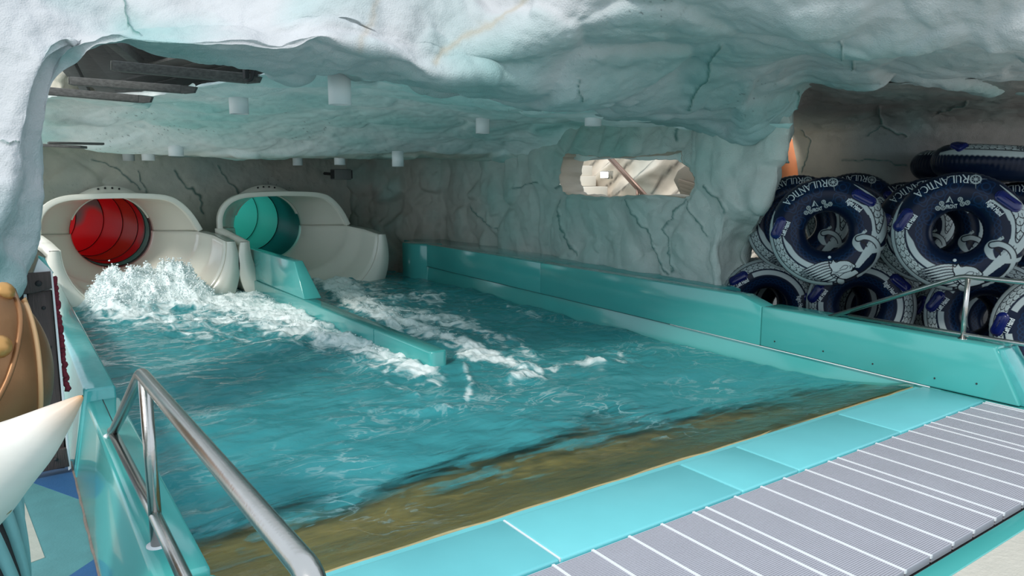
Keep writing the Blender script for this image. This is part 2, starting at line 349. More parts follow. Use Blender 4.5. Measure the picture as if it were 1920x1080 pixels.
# right wall of the grotto with the window opening
WIN = [(1056, 300), (1064, 288), (1100, 292), (1150, 295), (1205, 292), (1240, 288), (1276, 284), (1279, 303), (1294, 318), (1303, 340), (1297, 358), (1284, 371), (1240, 366), (1190, 366), (1150, 369), (1110, 368), (1085, 364), (1060, 362), (1050, 335)]
WIN = [tuple(p) for p in cr(np.array(WIN+WIN[:1], float), 19*6+1, 0)[:-1]]
def jit(p, k): return (p[0]+1.2*math.sin(k*2.3)+.8*math.sin(k*5.1), p[1]+1.0*math.sin(k*1.7+1)+.6*math.sin(k*4.3))
WIN = [jit(p, k) for k, p in enumerate(WIN)]
DU = np.array([560, 600, 660, 740, 827, 900, 1000, 1100, 1200, 1356, 1420, 1470, 1520]); DD = np.array([16.6, 16.3, 15.8, 15.5, 15.0, 13.75, 12.16, 10.85, 9.73, 8.34, 8.0, 7.85, 7.8])
SV = [180, 200, 232, 262, 300, 330, 400, 480, 580]; SU = [1476, 1480, 1480, 1468, 1456, 1454, 1428, 1402, 1396]
v1 = np.arange(180, 582, 2.0); s1 = np.linspace(0, 1, 440)
Sg, Vg = np.meshgrid(s1, v1); US = np.interp(Vg, SV, SU); Ug = 600+Sg*(US-600)
# snap the vertices next to the window outline
wp = np.array(WIN+WIN[:1]); ins = inpoly(Ug, Vg, WIN)
seg_a, seg_b = wp[:-1], wp[1:]; best = np.full(Ug.shape, 1e9); bu = Ug.copy(); bv = Vg.copy()
for a, b in zip(seg_a, seg_b):
    d = b-a; t = np.clip(((Ug-a[0])*d[0]+(Vg-a[1])*d[1])/(d@d), 0, 1); cu, cv = a[0]+t*d[0], a[1]+t*d[1]; dd = np.hypot(Ug-cu, Vg-cv)
    k = dd < best; best = np.where(k, dd, best); bu = np.where(k, cu, bu); bv = np.where(k, cv, bv)
near = best < 1.3; Ug2 = np.where(near, bu, Ug); Vg2 = np.where(near, bv, Vg)
def wall_depth(u, v):
    d = np.interp(u, DU, DD); k = np.interp(u, [1150, 1300, 1470], [0, .15, .45])
    return d-k*np.clip((v-260)/200, -.3, 1)*.0-.35*sstep(380, 470, v)*sstep(900, 700, u)+.25*sstep(300, 230, v)*(u < 1300)+.55*sstep(1330, 1400, u)*sstep(380, 470, v)
def Dvec(u, v, d):
    r = fw*F+rt*(u[..., None]-960)+up*(540-v[..., None]); return cam0+r*(d/(r@fh))[..., None]
G = Dvec(Ug2, Vg2, wall_depth(Ug2, Vg2))
ext = []                                                  # the wall turns the corner behind the tubes
for k in range(1, 26):
    e = G[:, -1]+np.array([.79, .61, 0])*.012*k*(1+.3*k); ext.append(e[:, None])
G = np.concatenate([G]+ext, 1)
deep = ins & ~near; keep = ~(deep[:-1, :-1] | deep[1:, :-1] | deep[:-1, 1:] | deep[1:, 1:])
cu = .25*(Ug2[:-1, :-1]+Ug2[1:, :-1]+Ug2[:-1, 1:]+Ug2[1:, 1:]); cv = .25*(Vg2[:-1, :-1]+Vg2[1:, :-1]+Vg2[:-1, 1:]+Vg2[1:, 1:])
keep &= ~inpoly(cu, cv, WIN); keep = np.concatenate([keep, np.ones((keep.shape[0], 25), bool)], 1)
fd = np.concatenate([sstep(0, 9, best), np.ones((G.shape[0], 25))], 1)
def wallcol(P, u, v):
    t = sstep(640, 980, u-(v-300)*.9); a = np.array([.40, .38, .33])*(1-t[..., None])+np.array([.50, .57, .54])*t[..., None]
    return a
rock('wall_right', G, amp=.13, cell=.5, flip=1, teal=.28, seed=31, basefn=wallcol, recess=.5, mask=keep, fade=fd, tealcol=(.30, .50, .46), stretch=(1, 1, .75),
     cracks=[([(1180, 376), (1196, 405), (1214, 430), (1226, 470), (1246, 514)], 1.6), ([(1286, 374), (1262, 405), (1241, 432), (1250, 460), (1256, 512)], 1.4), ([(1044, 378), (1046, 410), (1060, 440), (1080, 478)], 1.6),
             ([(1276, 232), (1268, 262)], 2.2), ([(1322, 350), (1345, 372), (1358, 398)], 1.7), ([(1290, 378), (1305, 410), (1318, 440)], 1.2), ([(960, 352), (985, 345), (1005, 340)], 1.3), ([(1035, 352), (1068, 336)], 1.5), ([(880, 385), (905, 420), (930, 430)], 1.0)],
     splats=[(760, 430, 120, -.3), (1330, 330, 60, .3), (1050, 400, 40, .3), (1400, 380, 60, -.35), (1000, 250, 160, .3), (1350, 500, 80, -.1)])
# reveal of the window opening
wl = np.array(WIN); ring = Dvec(wl[:, 0], wl[:, 1], wall_depth(wl[:, 0], wl[:, 1]))
lay = [ring+np.array([-.01, 0, 0])]
cen = ring.mean(0)
for k in range(1, 9):
    t = k/8; q = ring+np.array([.42*t, 0, 0])+(ring-cen)*.03*math.sin(t*3.14); q = q+.02*t*np.stack([vnoise(q*5, 3)]*3, -1); lay.append(q)
lay = np.stack(lay)
rev = setp(gridmesh('window_1', lay, M['rock'], wrapc=True, attrs={'tint': np.broadcast_to(np.array([.58, .52, .44]), lay.shape).copy()}), kind='structure')
# left wall of the grotto (closes the room behind the pillar)
ys = np.linspace(13.8, 15.1, 24); zs = np.linspace(3.0, -.4, 40); Yg, Zg = np.meshgrid(ys, zs)
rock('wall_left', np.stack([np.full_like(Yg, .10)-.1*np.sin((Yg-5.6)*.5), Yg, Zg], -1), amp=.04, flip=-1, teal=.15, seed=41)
# alcove where the tubes are stored
UE = [1478, 1510, 1560, 1620, 1700, 1800, 1925, 2120, 2500]
LE = [(200, 7.8), (160, 7.6), (160, 7.3), (168, 7.1), (170, 7.0), (164, 6.7), (155, 6.4), (140, 6.0), (100, 5.4)]
rowsE = [[(u, v-14, d+.1) for u, (v, d) in zip(UE, LE)], [(u+4, max(v, 172)+6, d+1.0) for u, (v, d) in zip(UE, LE)], [(u+8, 215, 9.6-(u-1478)*.0008) for u in UE],
         [(u+(0 if i else 8), 260, 10.0-(u-1478)*.0008) for i, u in enumerate(UE)], [(u+(0 if i else 18), 320, 10.0-(u-1478)*.0008) for i, u in enumerate(UE)],
         [(u+(0 if i else 20), 400, 9.9-(u-1478)*.0008) for i, u in enumerate(UE)], [(u+(0 if i else 20), 620, 9.9-(u-1478)*.0008) for i, u in enumerate(UE)]]
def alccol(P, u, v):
    t = sstep(1680, 1520, u)*sstep(200, 250, v); return np.array([.27, .26, .25])*(1-t[..., None])+np.array([.78, .68, .54])*t[..., None]  # left part much paler: the light falling there is put into the colour
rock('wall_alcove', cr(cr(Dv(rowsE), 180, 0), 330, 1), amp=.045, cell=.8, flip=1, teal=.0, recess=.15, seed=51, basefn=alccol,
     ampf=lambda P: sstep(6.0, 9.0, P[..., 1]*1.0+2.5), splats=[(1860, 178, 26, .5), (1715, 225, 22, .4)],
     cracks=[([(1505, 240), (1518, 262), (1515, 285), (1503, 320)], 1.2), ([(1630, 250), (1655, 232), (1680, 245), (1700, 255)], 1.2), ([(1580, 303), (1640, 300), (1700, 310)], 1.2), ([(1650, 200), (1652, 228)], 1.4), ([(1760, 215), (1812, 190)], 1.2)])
# bright rock seen through the window
XO = 10.6
ys = np.linspace(6.9, 22, 260); zs = np.linspace(6, -1, 130); Yg, Zg = np.meshgrid(ys, zs)
G = np.stack([np.full_like(Yg, XO)+.15*np.sin((Yg*.6+Zg)*2), Yg, Zg], -1)
strat = (Yg*.55+Zg*.85)*1.5
G[..., 0] += .2*np.abs(np.sin(strat*3.1+.6*vnoise(np.stack([Yg, Zg*2, Yg*0], -1), 3)))+.05*fbm(np.stack([strat*4, Yg*.8, Zg*.3], -1), 3, 8)
strat_cr = np.exp(-(np.sin(strat*5.3+.8*vnoise(np.stack([Yg, Zg, Yg*0], -1), 4))/.2)**2)
def outcol(P, u, v): return np.array([.74, .66, .56])*(1-.8*strat_cr[..., None])
rock('wall_outside', G, amp=.03, flip=-1, teal=0, recess=0, spots=0, seed=61, basefn=outcol)
# boulder seen through the hole in the roof
G = cr(cr(Dv([[(60, 60, 12), (110, 60, 11.6), (170, 60, 12)], [(60, 120, 11.8), (112, 120, 11.2), (165, 125, 12)], [(60, 185, 11.8), (115, 185, 11.3), (175, 185, 12.2)]]), 50, 0), 60, 1)
rock('wall_beyond', G, amp=.1, cell=.4, base=np.array([.62, .57, .47]), teal=0, recess=0, seed=71)
# ------------------------------------------------------------------ ground and decks
def struct(o): o['kind'] = 'structure'; return o
struct(box('ground', (-30, -30, -1.25), (30, 40, -1.1), M['deck']))
struct(box('floor', (-5, -6, -1.1), (.30, 6.5, -.40), plain('painted_deck', (.085, .24, .25), .6, var=.2, vscale=7, bump=.2, bscale=60)))
def inlay(name, px, mat, z=-.397):
    b = [Q(u, v, z=-.401) for u, v in px]; t = [p+np.array([0, 0, z+.401]) for p in b]; return struct(prism(name, b, t, mat))
M['pblue'] = plain('blue_floor_paint', (.025, .10, .24), .6, var=.15, vscale=9, bump=.2, bscale=60)
M['pcream'] = plain('cream_floor_paint', (.42, .42, .36), .65, var=.15, vscale=12, bump=.2, bscale=60)
inlay('trim_1', [(20, 880), (60, 905), (152, 938), (132, 872), (60, 872)], M['pblue'])
inlay('trim_2', [(10, 900), (36, 916), (84, 1046), (30, 1066), (0, 1080)], M['pcream'])
inlay('trim_3', [(128, 1082), (182, 1046), (205, 1100), (150, 1120)], M['pblue'])
struct(box('deck', (.9, -6, -1.1), (16, 1.42, -.012), M['deck']))
struct(box('deck_edge', (.9, 1.42, -.3), (8.2, 1.52, -.008), M['teal'], bev=.006))
struct(box('deck_storage', (6.60, 2.6, -1.1), (12, 12, -.14), plain('grey_concrete', (.16, .17, .17), .6, var=.15)))
struct(box('deck_outer', (6.3, 1.42, -1.1), (12, 2.6, -.16), plain('grey_concrete', (.16, .17, .17), .6, var=.15)))
# ------------------------------------------------------------------ pool
struct(box('pool_floor', (.3, 2.9, -1.0), (6.6, 16.2, -.9), M['poolfloor']))
rp = [(.4, 3.12, -.055), (6.46, 3.12, -.055), (6.46, 5.2, -.32), (.4, 5.2, -.32)]
struct(prism('pool_ramp', [(a, b, c-.1) for a, b, c in rp], rp, M['ochre']))
# sill with its separate panels
sillt = thing('pool_sill', 'turquoise fibreglass sill of wide flat panels along the near edge of the pool', 'sill', (3.5, 2.8, 0))
box('sill_body', (.62, 2.53, -.5), (6.45, 3.10, -.022), M['sill'], sillt)
jx = [.62, 2.04, 3.385, 3.93, 5.14, 6.44]
for a, b in zip(jx[:-1], jx[1:]):
    box('panel', (a+.004, 2.545, -.03), (b-.004, 3.035, 0), M['sill'], sillt, .012)
for x in (2.04, ): box('joint_seal', (x-.005, 2.55, -.02), (x+.005, 3.03, -.001), M['white'], sillt)
gx = np.linspace(.60, 6.42, 220); P = []
for k in range(7):
    a = -math.pi*.1+math.pi*1.2*k/6
    P.append(np.stack([gx, 3.110+.012*math.cos(a)*-1+.010*vnoise(np.stack([gx*4, gx*0, gx*0], -1), 3), -.030+.012*math.sin(a)+0*gx], -1))
gridmesh('edge_strip', np.array(P), M['goldedge'], sillt)
# left pool wall
lw = thing('pool_wall', 'low turquoise fibreglass wall carrying the handrail beside the painted floor', 'pool wall', (.45, 4.5, -.4))
def wallseg(name, y0, y1, zt, parent, mat, xo=.37, xi=.585, zo=-.42, bev=.02):
    bt = [(.255, y0, zo), (xi+.02, y0, -.9), (xi+.02, y1, -.9), (.255, y1, zo)]; tp = [(xo, y0, zt), (xi, y0, zt), (xi, y1, zt), (xo, y1, zt)]
    return prism(name, bt, tp, mat, parent, bev)
wallseg('wall_body', 3.08, 6.0, .18, lw, M['teal'])
wallseg('wall_body', .6, 3.07, .155, lw, M['teal'], xi=.60)
box('top_joint', (.47, 4.95, .175), (.475, 5.99, .1815), M['dark'], lw)
wallseg('raised_section', 6.0, 12.7, .27, lw, M['green_top'], xo=.365, xi=.565)
# small strip of dirty grout along the foot of the wall
gy = np.linspace(2.2, 6.4, 160)
sweep('grout', np.stack([.262+.004*vnoise(np.stack([gy*9, gy*0, gy*0], -1), 2), gy, -.395+0*gy], -1), .014, plain('grout', (.16, .13, .11), .9, var=.4, vscale=30), lw, 8)
# right pool wall
rw = thing('pool_wall', 'long turquoise fibreglass wall in front of the stacked swim rings', 'pool wall', (6.5, 6, -.1))
def yz_prism(name, prof, x0, x1, mat, parent, bev=.01):
    return prism(name, [(x0, y, z) for y, z in prof], [(x1, y, z) for y, z in prof], mat, parent, bev)
M['tealw'] = M['teal']
yz_prism('wall_panel', [(2.33, .07), (2.52, .445), (4.725, .455), (4.725, .035), (3.04, .005), (2.3, .005)][::-1], 6.455, 6.76, M['tealw'], rw, .012)
prism('end_cap', [(6.50, 2.22, 0.0), (6.78, 2.22, 0.0), (6.78, 2.50, .0), (6.50, 2.50, .0)], [(6.50, 2.47, .43), (6.78, 2.47, .43), (6.78, 2.51, .43), (6.50, 2.51, .43)], M['green_top'], rw, .01)
yz_prism('wall_panel', [(4.735, .455), (5.0, .54), (8.60, .545), (8.60, .08), (4.735, .035)][::-1], 6.455, 6.66, M['tealw'], rw, .008)
yz_prism('wall_panel', [(8.606, .545), (12.2, .55), (12.2, .13), (8.606, .08)][::-1], 6.455, 6.66, M['tealw'], rw, .008)
prism('shelf', [(6.64, 5.5, .40), (7.4, 5.5, .40), (8.2, 13.5, .40), (6.64, 13.5, .40)], [(6.64, 5.50, .535), (6.95, 5.50, .535), (7.9, 13.5, .535), (6.64, 13.5, .535)], M['green_top'], rw, .01)
prism('lower_wall', [(6.40, 3.0, -.95), (6.65, 3.0, -.95), (6.65, 12.5, -.95), (6.40, 12.5, -.95)], [(6.475, 2.9, -.002), (6.65, 2.9, -.002), (6.65, 12.5, .14), (6.475, 12.5, .14)], M['tealw'], rw, .004)
box('lower_end', (6.475, 2.2, -.5), (6.7, 3.0, -.004), M['tealw'], rw)
prism('corner_piece', [(6.46, 12.15, -.9), (6.8, 12.15, -.9), (6.8, 13.2, -.9), (6.30, 12.9, -.9), (6.30, 12.45, -.9)], [(6.46, 12.15, .548), (6.8, 12.15, .548), (6.8, 13.2, .548), (6.30, 12.9, .548), (6.30, 12.45, .548)], M['tealw'], rw, .03)
sweep('bright_joint', [(6.448, 2.98, .004), (6.448, 6.0, .054)], .0045, M['white'], rw, 6)
sweep('dark_joint', [(6.450, 6.0, .054), (6.450, 12.2, .134)], .004, plain('seam', (.02, .12, .12), .5), rw, 6)
for y, z in ((2.62, .12), (2.95, .30), (3.5, .1), (4.0, .12), (4.55, .115)):
    sphere('screw', (6.452, y, z if y != 2.95 else .09), .008, M['dark'], rw, 8)
# lane divider
dv = thing('lane_divider', 'long low turquoise divider with rounded end between the two splash lanes', 'divider', (3.43, 9, -.4))
def dprof(x0, x1, y0, y1, r, n=6):
    o = [(x1, y1), (x0, y1)]
    for k in range(n+1): a = math.pi+math.pi/2*k/n; o.append((x0+r+r*math.cos(a), y0+r+r*math.sin(a)))
    for k in range(n+1): a = 1.5*math.pi+math.pi/2*k/n; o.append((x1-r+r*math.cos(a), y0+r+r*math.sin(a)))
    return o
pf = dprof(3.335, 3.535, 6.24, 12.85, .06)
prism('divider_rail', [(x, y, -.9) for x, y in pf], [(x, y, .09) for x, y in pf], M['teal'], dv, .018)
box('joint', (3.33, 7.60, -.2), (3.54, 7.604, .0905), M['teal'], dv)
prism('raised_block', [(3.36, 10.02, .088), (3.62, 10.02, .088), (3.62, 12.8, .088), (3.36, 12.8, .088)], [(3.36, 10.38, .60), (3.50, 10.42, .60), (3.50, 12.75, .60), (3.36, 12.75, .60)], M['teal'], dv, .015)
# black mat and gap behind the divider
struct(box('slide_plinth', (.3, 13.0, -.9), (6.4, 15.0, -.22), M['dark']))

# ------------------------------------------------------------------ grating
gt = thing('drain_grating', 'grey ribbed plastic grating with white cross bars along the pool sill', 'grating', (4, 2.0, -.05))
box('channel', (.9, 1.53, -.35), (6.44, 2.535, -.060), M['dark'], gt)
lines_px = [(1036, 1056), (1108, 1027), (1174, 1000), (1236, 978), (1296, 956), (1320, 947), (1376, 928), (1424, 909), (1469, 894), (1511, 879), (1554, 863), (1573, 857), (1611, 843), (1645, 830), (1678, 819), (1708, 807), (1741, 797), (1753, 792), (1784, 782), (1809, 774), (1835, 766), (1862, 758)]
lx = [Q(u, v, z=0)[0] for u, v in lines_px]; st = np.median(np.diff(lx))
lx = [x for x in lx if x < 6.44]
lx = [lx[0]-.2*k for k in (5, 4, 3, 2, 1)]+lx+[6.43]
NR = 84
for i, (a, b) in enumerate(zip(lx[:-1], lx[1:])):
    V, Fc = [], []
    for k in range(NR):
        y0 = 1.56+k*(.965/NR); y1 = y0+.0080; n = len(V); sk = .06*0
        V += [(a+.008, y0, -.045), (b-.008, y0, -.045), (b-.008, y1, -.045), (a+.008, y1, -.045), (a+.008, y0, -.006), (b-.008, y0, -.006), (b-.008, y1, -.006), (a+.008, y1, -.006)]
        Fc += [tuple(n+j for j in f) for f in BF[1:]]
    mk('ribbed_panel', V, Fc, M['grate'], gt)
for a in lx: box('white_bar', (a-.008, 1.555, -.02), (a+.007, 2.53, -.003), M['white'], gt)
# ------------------------------------------------------------------ slides
def Usec(x0, z0, x1, z1, y, zb, n=33, e=2.3, yl=0, yr=0):
    # open trough section from the left top edge, down and round, to the right top edge
    out = []; cx = .5*(x0+x1); a = .5*(x1-x0)
    for k in range(n):
        t = math.pi*k/(n-1); c = math.cos(t); s = math.sin(t); zt = z0*(1-k/(n-1))+z1*k/(n-1)
        out.append((cx-a*math.copysign(abs(c)**(2/e), c), y+yl*(1-k/(n-1))+yr*k/(n-1), zt-(zt-zb)*abs(s)**(2/e)))
    return np.array(out)
def circ(cx, cz, r, y, up_, n=33):
    t = np.linspace(math.pi, 0, n) if up_ else np.linspace(math.pi, 2*math.pi, n)
    return np.stack([cx+r*np.cos(t), np.full(n, y), cz+r*np.sin(t)], -1)
RY = 13.4
M['orangeglow'] = None
def translucent(name, col, tr=.5):
    m, nt, N, L, b = newmat(name); b.inputs['Base Color'].default_value = (*col, 1); b.inputs['Roughness'].default_value = .3; b.inputs['Specular IOR Level'].default_value = .08
    t = N.new('ShaderNodeBsdfTranslucent'); t.inputs[0].default_value = (*col, 1); mx = N.new('ShaderNodeMixShader'); mx.inputs[0].default_value = tr
    L.new(b.outputs[0], mx.inputs[1]); L.new(t.outputs[0], mx.inputs[2]); L.new(mx.outputs[0], N['Material Output'].inputs[0]); return m
def slide(dx, label, rings, group=None):
    s = thing('water_slide', label, 'water slide', (1.5+dx, 13.4, 0))
    o = np.array([dx, 0, 0])
    xL, xR, zr, zt_ = .43, 2.68, .90, 1.44
    # hood: upper half of the tube mouth opening out to the wide rim
    rim = []
    n = 49
    rpx = [(77, 441), (76, 420), (83, 401), (99, 386), (125, 377), (160, 374), (220, 372), (285, 373), (316, 377), (334, 387), (349, 401), (361, 417), (371, 434)]
    rim = cr(np.array([Q(a, b_, y=RY) for a, b_ in rpx]), 400, 0); ds = np.r_[0, np.cumsum(np.linalg.norm(np.diff(rim, axis=0), axis=1))]; rim = np.stack([np.interp(np.linspace(0, ds[-1], n), ds, rim[:, k]) for k in range(3)], -1)
    # right shoulder slopes as on the real hood
    xL, xR = rim[0, 0], rim[-1, 0]
    tube = circ(1.5, TZ, TR, 14.42, True, n)
    rows = []
    for k in range(15):
        t = k/14; f = t*t*(3-2*t)*.5+t*.5; rows.append(tube*(1-f)+rim*f); rows[-1][:, 1] = 14.42*(1-t)+RY*t
    hood = np.array(rows)+o
    h = gridmesh('hood', hood, M['cream'], s)
    h.modifiers.new('t', 'SOLIDIFY').thickness = .02
    # rim band
    inn = rim.copy(); ctr = np.array([1.5, RY, .9]); dr = rim-ctr; dr[:, 1] = 0; 
    tn = np.gradient(rim, axis=0); nn = np.stack([-tn[:, 2], 0*tn[:, 0], tn[:, 0]], -1); nn /= np.linalg.norm(nn, axis=1)[:, None]+1e-9
    outr = rim+nn*.085
    band = np.array([inn+[0, .05, 0], inn+[0, -.03, 0], outr+[0, -.03, 0], outr+[0, .08, 0]])+o
    b = gridmesh('rim', band, M['cream'], s, smooth=False); bevel(b, .006)
    # trough: lower half of the tube to the flared exit
    n = 49
    tl = circ(1.5, TZ, TR, 14.42, False, n)
    r0 = Usec(xL, rim[0, 2], xR, rim[-1, 2], RY, .02, n, 2.2)
    q1 = Usec(.53, .82, 2.86, .83, 12.9, -.18, n, 2.2, yl=.0)
    q2 = Usec(.60, .74, 2.93, .76, 12.45, -.34, n, 2.15, yl=-.0)
    rows = []
    for k in range(15):
        t = k/14; f = t*t*(3-2*t)*.5+t*.5; rr = tl*(1-f)+r0*f; rr[:, 1] = 14.42*(1-t)+RY*t; rows.append(rr)
    for k in range(1, 9):
        t = k/8; f = t*t*(3-2*t); rr = r0*(1-f)+q1*f; rr[:, 1] = RY*(1-t)+12.9*t; rows.append(rr)
    for k in range(1, 5): t = k/4; rows.append(q1*(1-t)+q2*t)
    tr = np.array(rows)+o; g = gridmesh('trough', tr, M['cream'], s); g.modifiers.new('t', 'SOLIDIFY').thickness = .02
    # exit flange, wider towards the water, facing the pool
    c = q2.mean(0); tn = np.gradient(q2, axis=0); nn = np.stack([tn[:, 2], 0*tn[:, 0], -tn[:, 0]], -1); nn /= np.linalg.norm(nn, axis=1)[:, None]+1e-9
    tt = np.linspace(0, 1, n); wd = .13+.38*np.sin(np.clip(tt, 0, 1)*math.pi)
    out = q2+nn*wd[:, None]; side = np.clip(np.abs(tt-.5)*2, 0, 1); out[:, 1] -= 0; 
    fl = np.array([q2+[0, .0, 0], q2+[0, -.03, 0], out+[0, -.03, 0], out+[0, .05, 0], out+[0, .5, 0]])+o
    gridmesh('flange', fl, M['cream'], s)
    # top edge flanges of the trough between rim and exit
    for side_, sg in ((0, -1), (-1, 1)):
        e = tr[14:, side_]; ew = e+np.array([sg*.13, 0, 0]); pr = np.array([e+[0, 0, .004], ew+[0, 0, .004], ew+[0, 0, -.14], e+[0, 0, -.14]])
        gridmesh('side_flange', pr, M['cream'], s)
    # bolted collar over the tube
    ph = np.linspace(.12*math.pi, .88*math.pi, 40)
    col = np.array([[(1.5+dx+r*math.cos(p), y, TZ+r*math.sin(p)) for p in ph] for r, y in ((.62, 14.5), (.62, 14.40), (.80, 14.40), (.80, 14.46))])
    gridmesh('collar', col, M['cream'], s, smooth=False)
    for a in (78, 86, 94, 102):
        p = math.radians(a); sphere('bolt', (1.5+dx+.765*math.cos(p), 14.385, TZ+.765*math.sin(p)), .018, M['dark'], s, 8)
    # tube rings behind the mouth, the tube bends away to the left
    R = 3.2 if dx == 0 else 5.0
    def pos(sv):
        a = sv/R; return np.array([1.5+dx-R*(1-math.cos(a)), 14.42+R*math.sin(a), TZ+.10*sv]), a
    sv = 0
    for ln, mt in rings:
        rows = []
        for k in range(5):
            p, a = pos(sv+ln*k/4); th = np.linspace(0, 2*math.pi, 41)[:-1]
            rows.append([p+TR*(math.cos(q)*np.array([math.cos(a), math.sin(a), 0])+math.sin(q)*np.array([0, 0, 1])) for q in th])
        rg = gridmesh('tube_ring', np.array(rows), mt, s, wrapc=True); sv += ln
        p, a = pos(sv); th = np.linspace(0, 2*math.pi, 41)[:-1]
        ring = [[p+rr*(math.cos(q)*np.array([math.cos(a), math.sin(a), 0])+math.sin(q)*np.array([0, 0, 1])) for q in th] for rr in (TR-.012, TR+.06)]
        gridmesh('ring_joint', np.array(ring), M['dark'], s, wrapc=True)
    return s
def ringmat(name, c1, c2, sc=1.2, tr=.18):
    m = translucent(name, c1, tr); nt = m.node_tree; N, L = nt.nodes, nt.links
    tc = N.new('ShaderNodeTexCoord'); no = N.new('ShaderNodeTexNoise'); no.inputs['Scale'].default_value = sc; no.inputs['Detail'].default_value = 1
    rp_ = N.new('ShaderNodeValToRGB'); rp_.color_ramp.elements[0].position = .54; rp_.color_ramp.elements[0].color = (*c1, 1); rp_.color_ramp.elements[1].position = .64; rp_.color_ramp.elements[1].color = (*c2, 1)
    L.new(tc.outputs['Object'], no.inputs[0]); L.new(no.outputs[0], rp_.inputs[0])
    L.new(rp_.outputs[0], N['Principled BSDF'].inputs['Base Color']); L.new(rp_.outputs[0], N['Translucent BSDF'].inputs[0]); return m
RED, GRY, TQ, ORG = (.66, .008, .012), (.13, .12, .11), (.10, .42, .37), (.60, .12, .015)
slide(0, 'cream slide outlet, the left one, with red and turquoise rings inside its tube', [
    (.16, ringmat('maroon_ring', (.16, .03, .03), (.10, .13, .12), 1.0, .15)), (.26, ringmat('turquoise_ring', TQ, (.12, .35, .32), 1.4, .25)),
    (.32, ringmat('red_ring', RED, GRY, 1.1)), (.5, ringmat('orange_ring', (.55, .03, .012), ORG, 1.0)), (.5, ringmat('red_ring', RED, RED, 1.2)), (.6, ringmat('red_ring', RED, GRY, 1.0)), (.8, ringmat('red_ring', RED, RED))])
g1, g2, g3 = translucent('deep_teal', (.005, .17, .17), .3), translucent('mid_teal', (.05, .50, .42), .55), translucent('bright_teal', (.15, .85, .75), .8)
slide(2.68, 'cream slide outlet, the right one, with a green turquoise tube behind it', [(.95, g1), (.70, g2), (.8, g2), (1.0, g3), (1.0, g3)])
#@@PART3
# ------------------------------------------------------------------ water
yy = [3.10]
while yy[-1] < 13.7: yy.append(yy[-1]+.009+.0022*(yy[-1]-3.1))
yy = np.array(yy); xx = np.linspace(.57, 6.43, 520)
X, Y = np.meshgrid(xx, yy); Z0 = np.zeros_like(X)
u, v = proj(np.stack([X, Y, np.full_like(X, -.09)], -1))
def nz(sx, sy, s, o=4): return fbm(np.stack([X*sx, Y*sy, X*0+s], -1), o, s)
warp = 14*nz(.9, .9, 5, 3)
foam = np.zeros_like(X)
for pts, wd, a in [
    ([(150, 555), (260, 548), (400, 560), (480, 572), (560, 600)], 24, 1.15), ([(430, 560), (520, 590), (600, 625), (690, 655), (790, 695)], 22, .95),
    ([(170, 590), (330, 592), (470, 600), (600, 640)], 20, .62), ([(300, 612), (420, 625), (560, 640)], 14, .35), ([(600, 640), (720, 690), (830, 715)], 16, .5),
    ([(590, 510), (650, 545), (720, 585), (800, 620), (900, 655)], 17, .85), ([(680, 545), (760, 560), (830, 560)], 14, .5), ([(740, 590), (860, 600), (960, 640), (1000, 665)], 18, .6), ([(620, 545), (680, 580), (745, 610)], 12, .95),
    ([(850, 665), (920, 668), (1010, 690), (960, 705)], 12, .85), ([(1000, 690), (1080, 672), (1160, 664)], 8, .6), ([(860, 680), (890, 720), (870, 760), (790, 775)], 8, .55), ([(780, 700), (830, 705)], 14, .7),
    ([(1130, 640), (1180, 660)], 8, .4), ([(730, 720), (790, 745)], 10, .4), ([(960, 570), (1010, 590)], 7, .35), ([(700, 775), (800, 770)], 6, .35)]:
    foam = np.maximum(foam, a*np.exp(-(polydist(u+warp, v+warp*.5, pts)/wd)**2))
foam += .17*sstep(6.0, 9.5, Y)
mx0, mx1 = Q(205, 545, z=.0)[0], Q(385, 545, z=.0)[0]
mound = sstep(.75, 1.25, X)*sstep(2.75, 2.15, X)*np.exp(-((Y-12.35)/.62)**2)*(1+.25*nz(2.5, 2.5, 9, 3))
mound2 = sstep(3.5, 3.9, X)*sstep(5.6, 4.6, X)*np.exp(-((Y-12.4)/.6)**2)*.35
foam = np.clip(foam+mound*1.2+mound2*.9, 0, 1.5)
base = -.10-.055*sstep(3.6, 5.6, X)*sstep(3.5, 4.3, Y)*sstep(10.5, 8.5, Y)
base = base+(.072)*np.exp(-((Y-3.1)/.30)**2)+(.03*sstep(3.6, 5.6, X))*np.exp(-((Y-3.1)/.6)**2)
calm = sstep(3.1, 4.4, Y)
z = base+(.006+.022*calm)*nz(1.6, 2.2, 1, 3)+.006*calm*nz(5, 7, 2, 3)+.05*np.clip(foam, 0, 1)*nz(5, 5.5, 3, 5)+.47*mound*(1+.30*nz(7, 7, 4, 5))+.12*mound2*(1+.5*nz(6, 6, 4, 4))
z += .035*np.clip(foam, 0, 1)
bx, by = [], []
for pu, pv in [(330, 1020), (385, 1002), (500, 972), (640, 945), (760, 915), (870, 882), (1000, 852), (1080, 812), (1200, 790), (1280, 762), (1400, 748), (1500, 735), (1560, 736), (1650, 738)]:
    q = Q(pu, pv, z=-.08); bx.append(q[0]); by.append(q[1])
yb = np.interp(X, bx, by)
cl = yb+.14-Y+.30*nz(.8, 2.6, 6, 4)+.12*nz(2.4, 7, 8, 3)
clear = sstep(-.40, .45, cl)*(1-.35*sstep(.25, .6, nz(5, 10, 12, 3))*sstep(3.35, 3.7, Y))
m, nt, N, L, b = newmat('pool_water')
def math_(op, a, b_=None, c=None):
    n = N.new('ShaderNodeMath'); n.operation = op
    for i, q in enumerate((a, b_, c)):
        if q is None: continue
        if isinstance(q, (int, float)): n.inputs[i].default_value = q
        else: L.new(q, n.inputs[i])
    return n.outputs[0]
